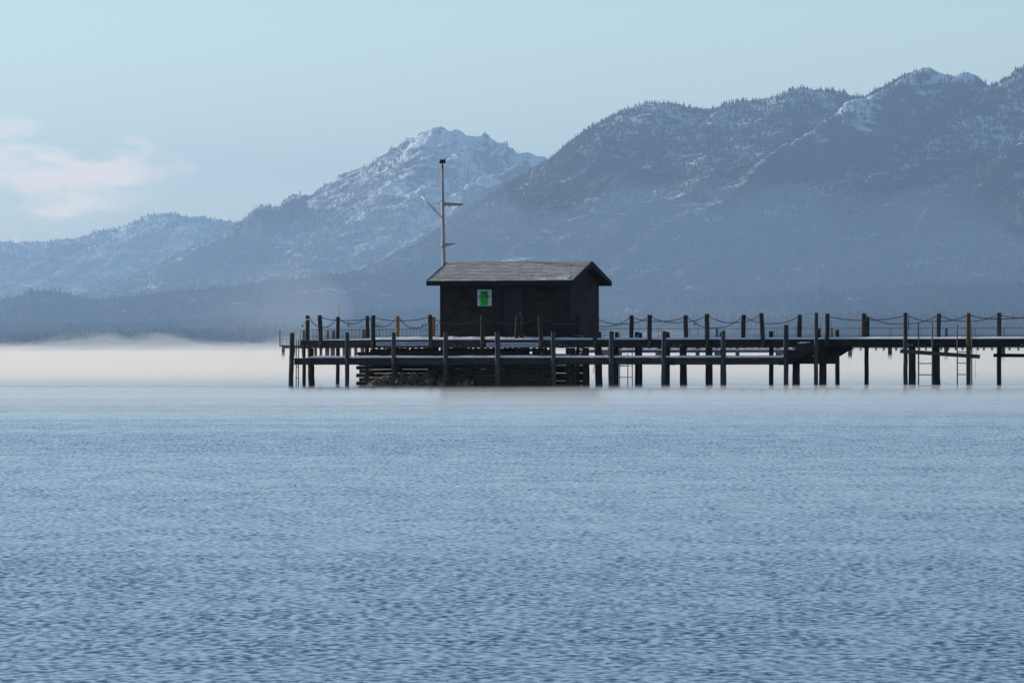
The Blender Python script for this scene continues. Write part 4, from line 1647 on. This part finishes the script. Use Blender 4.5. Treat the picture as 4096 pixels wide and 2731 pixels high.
# close set piles below the head, then wide spaced pairs
p = 1262.0
while p < 2220:
    w = random.uniform(11, 15)
    MB().pile(U2(p, .4), .4, -.5, ZD2 - .4, w / 102, w / 102, n=4, k=10).build('bearing_pile', 'far_wood', far, True)
    p += random.uniform(20, 26)
for p in (2330, 2480, 2640, 2790, 2950, 3110, 3250, 3400, 3560, 3784, 4012, 4200):
    MB().pile(U2(p, .5), .5, -.5, ZD2 - .4, .16, .16, n=4, k=10).build('bearing_pile', 'far_wood', far, True)
# low landing stage on its front, snow on top
lz = Z2(2700, 1400)
st = thing2('landing_stage', U2(2270, -1.5), -1.5, 0, 'low snowy landing stage along the hazy second pier', 'dock')
OFS = (U2(2270, -1.5), -1.5, 0)
sa, sb = U2(2262, -1.5), U2(3152, -1.5)
MB(OFS).box(sa, sb, -1.5, -.2, lz - .2, lz).build('deck', 'far_wood', st)
MB(OFS).box(sa, sb, -1.48, -.22, lz + .003, lz + .1).build('snow_cover', 'snow', st)
for p in (2290, 2410, 2635, 2870, 3120):
    MB(OFS).post(U2(p, -1.4), -1.4, -.5, lz - .21, .5 if p == 2635 else .2).build('pile', 'far_wood', st)
    MB(OFS).box(U2(p, -1.4) - .25, U2(p, -1.4) + .25, -1.4, -.3, lz - .4, lz - .205).build('float_block', 'far_wood', st)


def gooseneck(px_, ytop, label, grp=None):
    v = 1.2
    u_ = U2(px_, v)
    t = thing2('gooseneck_lamp', u_, v, ZD2, label, 'lamp', grp)
    zt2 = Z2(px_, ytop) - ZD2
    pts = [(0, 0, 0), (0, 0, zt2 - .25), (-.03, 0, zt2 - .08), (-.12, 0, zt2), (-.24, 0, zt2 - .03), (-.3, 0, zt2 - .14)]
    MB().tube(pts, .022, 6).build('pole', 'far_steel', t, True)
    m = MB()
    ring = []
    for r_, z_ in ((.02, -.1), (.05, -.16), (.09, -.28), (.13, -.34), (.12, -.34), (.02, -.25)):
        for j in range(10):
            an = 2 * math.pi * j / 10
            ring.append((-.3 + r_ * math.cos(an), r_ * math.sin(an), zt2 + z_))
    m.sweep(ring, 10, 6)
    m.build('lamp_shade', 'far_steel', t, True)


for p, y, lab in ((1224, 1290, 'faint gooseneck lamp on the railed pier behind the pier corner post'),
                  (1408, 1289, 'gooseneck lamp on the railed pier under the shallow rear chain'),
                  (1519, 1291, 'gooseneck lamp on the railed pier before the free standing orange post'),
                  (1704, 1289, 'gooseneck lamp on the railed pier beside the orange post near the hut'),
                  (1762, 1291, 'gooseneck lamp on the railed pier half hidden by the hut corner'),
                  (2792, 1283, 'gooseneck lamp on the railed pier behind the deepest sagging chain'),
                  (3324, 1281, 'gooseneck lamp on the railed pier seen above the stairs')):
    gooseneck(p, y, lab, 'lamps on the railed pier')

# low platform at the misty end of the far pier
DP = 560.0
pf = thing2('swim_platform', U2(1120, 0, DP), 0, 0, 'misty low platform with a small railing and a pole past the end of the pier', 'platform', D=DP)
OP = (U2(1120, 0, DP), 0, 0)
pa_, pb_ = U2(1117, 0, DP), U2(1225, 0, DP)
zp = Z2(1150, 1381, 0, DP)
MB(OP).box(pa_, pb_, 0, 2, zp - .1, zp).build('deck', 'far_wood', pf)
MB(OP).box(pa_, pb_, .02, 1.98, zp + .003, zp + .07).build('snow_cover', 'snow', pf)
MB(OP).box(U2(1126, 0, DP), pb_, .1, 1.9, zp - .28, zp - .104).build('beam', 'far_wood', pf)
MB(OP).tube([(pa_ + .05, .05, zp), (pa_ + .05, .05, Z2(1119, 1318, 0, DP))], .05, 8).build('pole', 'far_wood', pf, True)
for zz in (Z2(1150, 1358, 0, DP), Z2(1150, 1370, 0, DP)):
    MB(OP).tube([(pa_, .1, zz), (pb_, .1, zz)], .022, 6).build('rail', 'far_steel', pf, True)
for p in (1129, 1146, 1163, 1180, 1197, 1212):
    MB(OP).tube([(U2(p, .1, DP), .1, zp), (U2(p, .1, DP), .1, Z2(1150, 1358, 0, DP))], .02, 6).build('railing_post', 'far_steel', pf, True)
for p in (1133, 1175, 1213):
    MB(OP).pile(U2(p, .6, DP), .6, -.5, zp - .29, .15, .15, n=3).build('pile', 'far_wood', pf, True)

# ------------------------------------------------------------------ third, very far pier
D3 = 900.0
fp = thing2('distant_pier', 0, 0, 0, 'faint distant pier, a thin line of posts in the fog', 'pier', D=D3)
a3, b3 = U2(2440, 0, D3), U2(4400, 0, D3)
z3 = Z2(3300, 1382, 0, D3)
MB().box(a3, b3, 0, 3, z3 - .35, z3).build('deck', 'far_wood', fp)
zt3 = Z2(3300, 1347, 0, D3)
MB().tube([(a3, .1, zt3), (b3, .1, zt3)], .03, 5).build('rail', 'far_steel', fp)
q3 = MB().tube([(0, 0, 0), (0, 0, zt3 - z3)], .04, 5).build('railing_post', 'far_steel', fp)
p = 2445.0
first = True
while p < 4350:
    o = q3 if first else share(q3, fp, (0, 0, 0))
    first = False
    o.location = (U2(p, .1, D3), .1, z3)
    p += random.uniform(20, 30)
p = 2450.0
pp = MB().pile(0, 0, -.5, z3 - .36, .18, .18, n=3, k=8).build('pile', 'far_wood', fp, True)
first = True
while p < 4350:
    o = pp if first else share(pp, fp, (0, 0, 0))
    first = False
    o.location = (U2(p, .5, D3), .5, 0)
    p += random.uniform(24, 36)

# reeds poking out of the water beyond the ladders
u_, y_ = (3780 - 2048) / F * 455., 455.
rd = bpy.data.objects.new('reed_clump', None)
col.objects.link(rd)
rd.location = (u_, y_, 0)
tag(rd, 'small tuft of dead reeds in the misty water beyond the ladders', 'reeds')
for i in range(22):
    a = random.uniform(-1, 1)
    b = random.uniform(-.2, .2)
    hgt_ = random.uniform(.25, .5)
    MB().tube([(a * .3, b, -.05), (a * .42, b, hgt_ * .6), (a * .62 + .05, b, hgt_)], [.012, .009, .003], 4).build('blade', 'reed_blade', rd)

# ------------------------------------------------------------------ air: fog on the water, mist, haze


def fog_bank(name, mat, y0, y1, nrow, ncol, spread, hfun, label, geo=True, wob=4.0, seed=0, zb=-.5):
    t = np.linspace(0, 1, nrow)
    yy = y0 * (y1 / y0) ** t if geo else y0 + (y1 - y0) * t
    sx_ = np.linspace(-1, 1, ncol)
    S, Yg = np.meshgrid(sx_, yy)
    Xg = S * spread(Yg)
    Yg = Yg + (fbm(Xg / 9., Yg / 60., 3, seed) - .5) * 2 * wob * np.exp(-(Yg - y0) / 40.)
    h = hfun(Xg, Yg)
    edge = np.minimum(1, np.minimum(1 - np.abs(S), .04) / .04)
    h = np.maximum(h * edge, zb + .05)
    top = np.stack([Xg.ravel(), Yg.ravel(), h.ravel()], 1)
    bot = np.stack([Xg.ravel(), Yg.ravel(), np.full(Xg.size, zb)], 1)
    ft = grid_faces(nrow, ncol)
    fbm_ = grid_faces(nrow, ncol, Xg.size)[:, ::-1]
    N = Xg.size
    sides_ = []
    ring = list(range(ncol)) + [r * ncol + ncol - 1 for r in range(1, nrow)] + [(nrow - 1) * ncol + c for c in range(ncol - 2, -1, -1)] + [r * ncol for r in range(nrow - 2, 0, -1)]
    for i in range(len(ring)):
        a, b = ring[i], ring[(i + 1) % len(ring)]
        sides_.append((b, a, a + N, b + N))
    o = np_mesh(name, np.vstack([top, bot]), np.vstack([ft, fbm_, np.array(sides_)]), mat)
    o['kind'] = 'stuff'
    o['label'] = label
    return o


def sm(a, b, x):
    t = np.clip((x - a) / (b - a), 0, 1)
    return t * t * (3 - 2 * t)


for i_, (top_, y0_, ramp_, nz_) in enumerate(((.7, 236., 90., .25), (.95, 239., 150., .25), (1.15, 243., 320., .15), (1.45, 262., 700., .3))):
    def h_fog(x, y, i_=i_, top_=top_, y0_=y0_, ramp_=ramp_, nz_=nz_):
        b_ = .05 + (top_ - .05) * sm(y0_ + 3, y0_ + ramp_, y)
        n_ = fbm(x / (6 + y * .012), y / (70 + y * .06), 4, 51 + i_ * 7) - .5
        return b_ * (1 + 2 * nz_ * n_) * (1 - .96 * sm(1000, 2100, y)) - .1 * (y < y0_ + 6)
    fog_bank('fog', 'fog_air_%d' % i_, y0_, 2300. - i_ * 30, 90, 130, lambda y, i_=i_: 60 + i_ + (.13 + .002 * i_) * y, h_fog,
             'white steam fog lying low on the lake behind the pier', seed=61 + i_)


def h_mist(x, y):
    a = sm(900, 4500, y)
    n1 = fbm(x / (y * .0035 + 3), y / 700., 4, 71)
    n2 = fbm(x / (y * .02 + 3), y / 1500., 2, 75)
    px_ = 2048 + x / y * F
    plume = np.exp(-((px_ - 1180) / 210.) ** 2) * 6 + np.exp(-((px_ - 2700) / 420.) ** 2) * 10 + np.exp(-((px_ - 500) / 300.) ** 2) * 10
    plume = plume * sm(2500, 4000, y) * sm(7500, 5500, y) * (.35 + 1.1 * n1)
    return (.9 + a * 13 * np.clip(n1 * .7 + n2 * .5 - .3, 0, 1) ** 1.2 + plume) * sm(400, 900, y)


fog_bank('mist', 'mist_air', 400., 9700., 80, 420, lambda y: 80 + .14 * y, h_mist, 'thin mist drifting before the wooded far shore', seed=81)


def h_wisp(x, y):
    n1 = fbm(x / (2.2 + y * .004), y / 60., 4, 101)
    n2 = fbm(x / (9 + y * .01), y / 160., 2, 105)
    return (.5 + 6.5 * np.clip(n1 * .6 + n2 * .6 - .42, 0, 1) ** 1.3) * sm(300, 520, y) * sm(2600, 1500, y) - .02


volume_mat('wisp_air', (.98, .98, .95), .0007, .45)
def h_low(x, y):
    return (40 + 330 * fbm(x / 300., y / 900., 4, 131)) * sm(10300, 10700, y)


volume_mat('low_haze_air', (.42, .62, .90), 2.4e-4, .4)
fog_bank('low_haze', 'low_haze_air', 10300., 11500., 30, 90, lambda y: 2400. + 0 * y, h_low, 'bluish haze pooled behind the trees of the far shore', geo=False, wob=0., seed=133)
fog_bank('fog_wisps', 'wisp_air', 300., 2650., 70, 420, lambda y: 62 + .125 * y, h_wisp, 'torn wisps of steam rising off the fog bank', seed=111)


def h_thin(x, y):
    return .34 * sm(95, 170, y) * (.42 + .58 * sm(236, 190, y)) * sm(251, 245, y) * (.6 + .8 * fbm(x / 14., y / 40., 3, 91)) - .05


fog_bank('water_vapour', 'thin_air', 90., 242., 60, 90, lambda y: 40 + .13 * y, h_thin, 'thin vapour over the ripples in front of the pier', geo=False, wob=0., seed=95, zb=-.4)

# a soft column of steam drifting up beyond the end of the pier
def puff(cx_, cy_, cz_, rx_, ry_, rz_, seed):
    import bmesh
    bm = bmesh.new()
    bmesh.ops.create_icosphere(bm, subdivisions=4, radius=1)
    me = bpy.data.meshes.new('steam_plume')
    co = np.array([v.co[:] for v in bm.verts])
    k_ = 1 + .5 * (fbm(co[:, 0] * 1.7 + 5, co[:, 2] * 1.7 + co[:, 1], 3, seed) - .5)
    for v, q in zip(bm.verts, k_):
        v.co = (v.co.x * rx_ * q, v.co.y * ry_ * q, v.co.z * rz_ * q)
    bm.to_mesh(me)
    bm.free()
    me.materials.append(MATS['plume_air'])
    o = link(bpy.data.objects.new('steam_plume', me))
    o.location = (cx_, cy_, cz_)
    o['kind'] = 'stuff'
    o['label'] = 'faint steam drifting up beyond the open end of the pier'


volume_mat('plume_air', (.85, .94, 1.0), .00004, .45)
for i_, (p_, z_, rx_, rz_) in enumerate(((1130, 14, 60, 36), (1190, 24, 48, 32), (1230, 34, 38, 34), (1080, 8, 80, 20), (2600, 6, 130, 22))):
    puff((p_ - 2048) / F * 6000., 6000., max(z_, rz_ * .8 * 1.25 - .2) if False else rz_ * 1.26 - .5, rx_, 900., rz_, 120 + i_)

hz = MB().box(-14500, 14500, -2500, 30500, -1.5, 900)
hzo = hz.build('haze', 'haze_air')
hzo['kind'] = 'stuff'
hzo['label'] = 'pale blue winter air that veils the mountains'
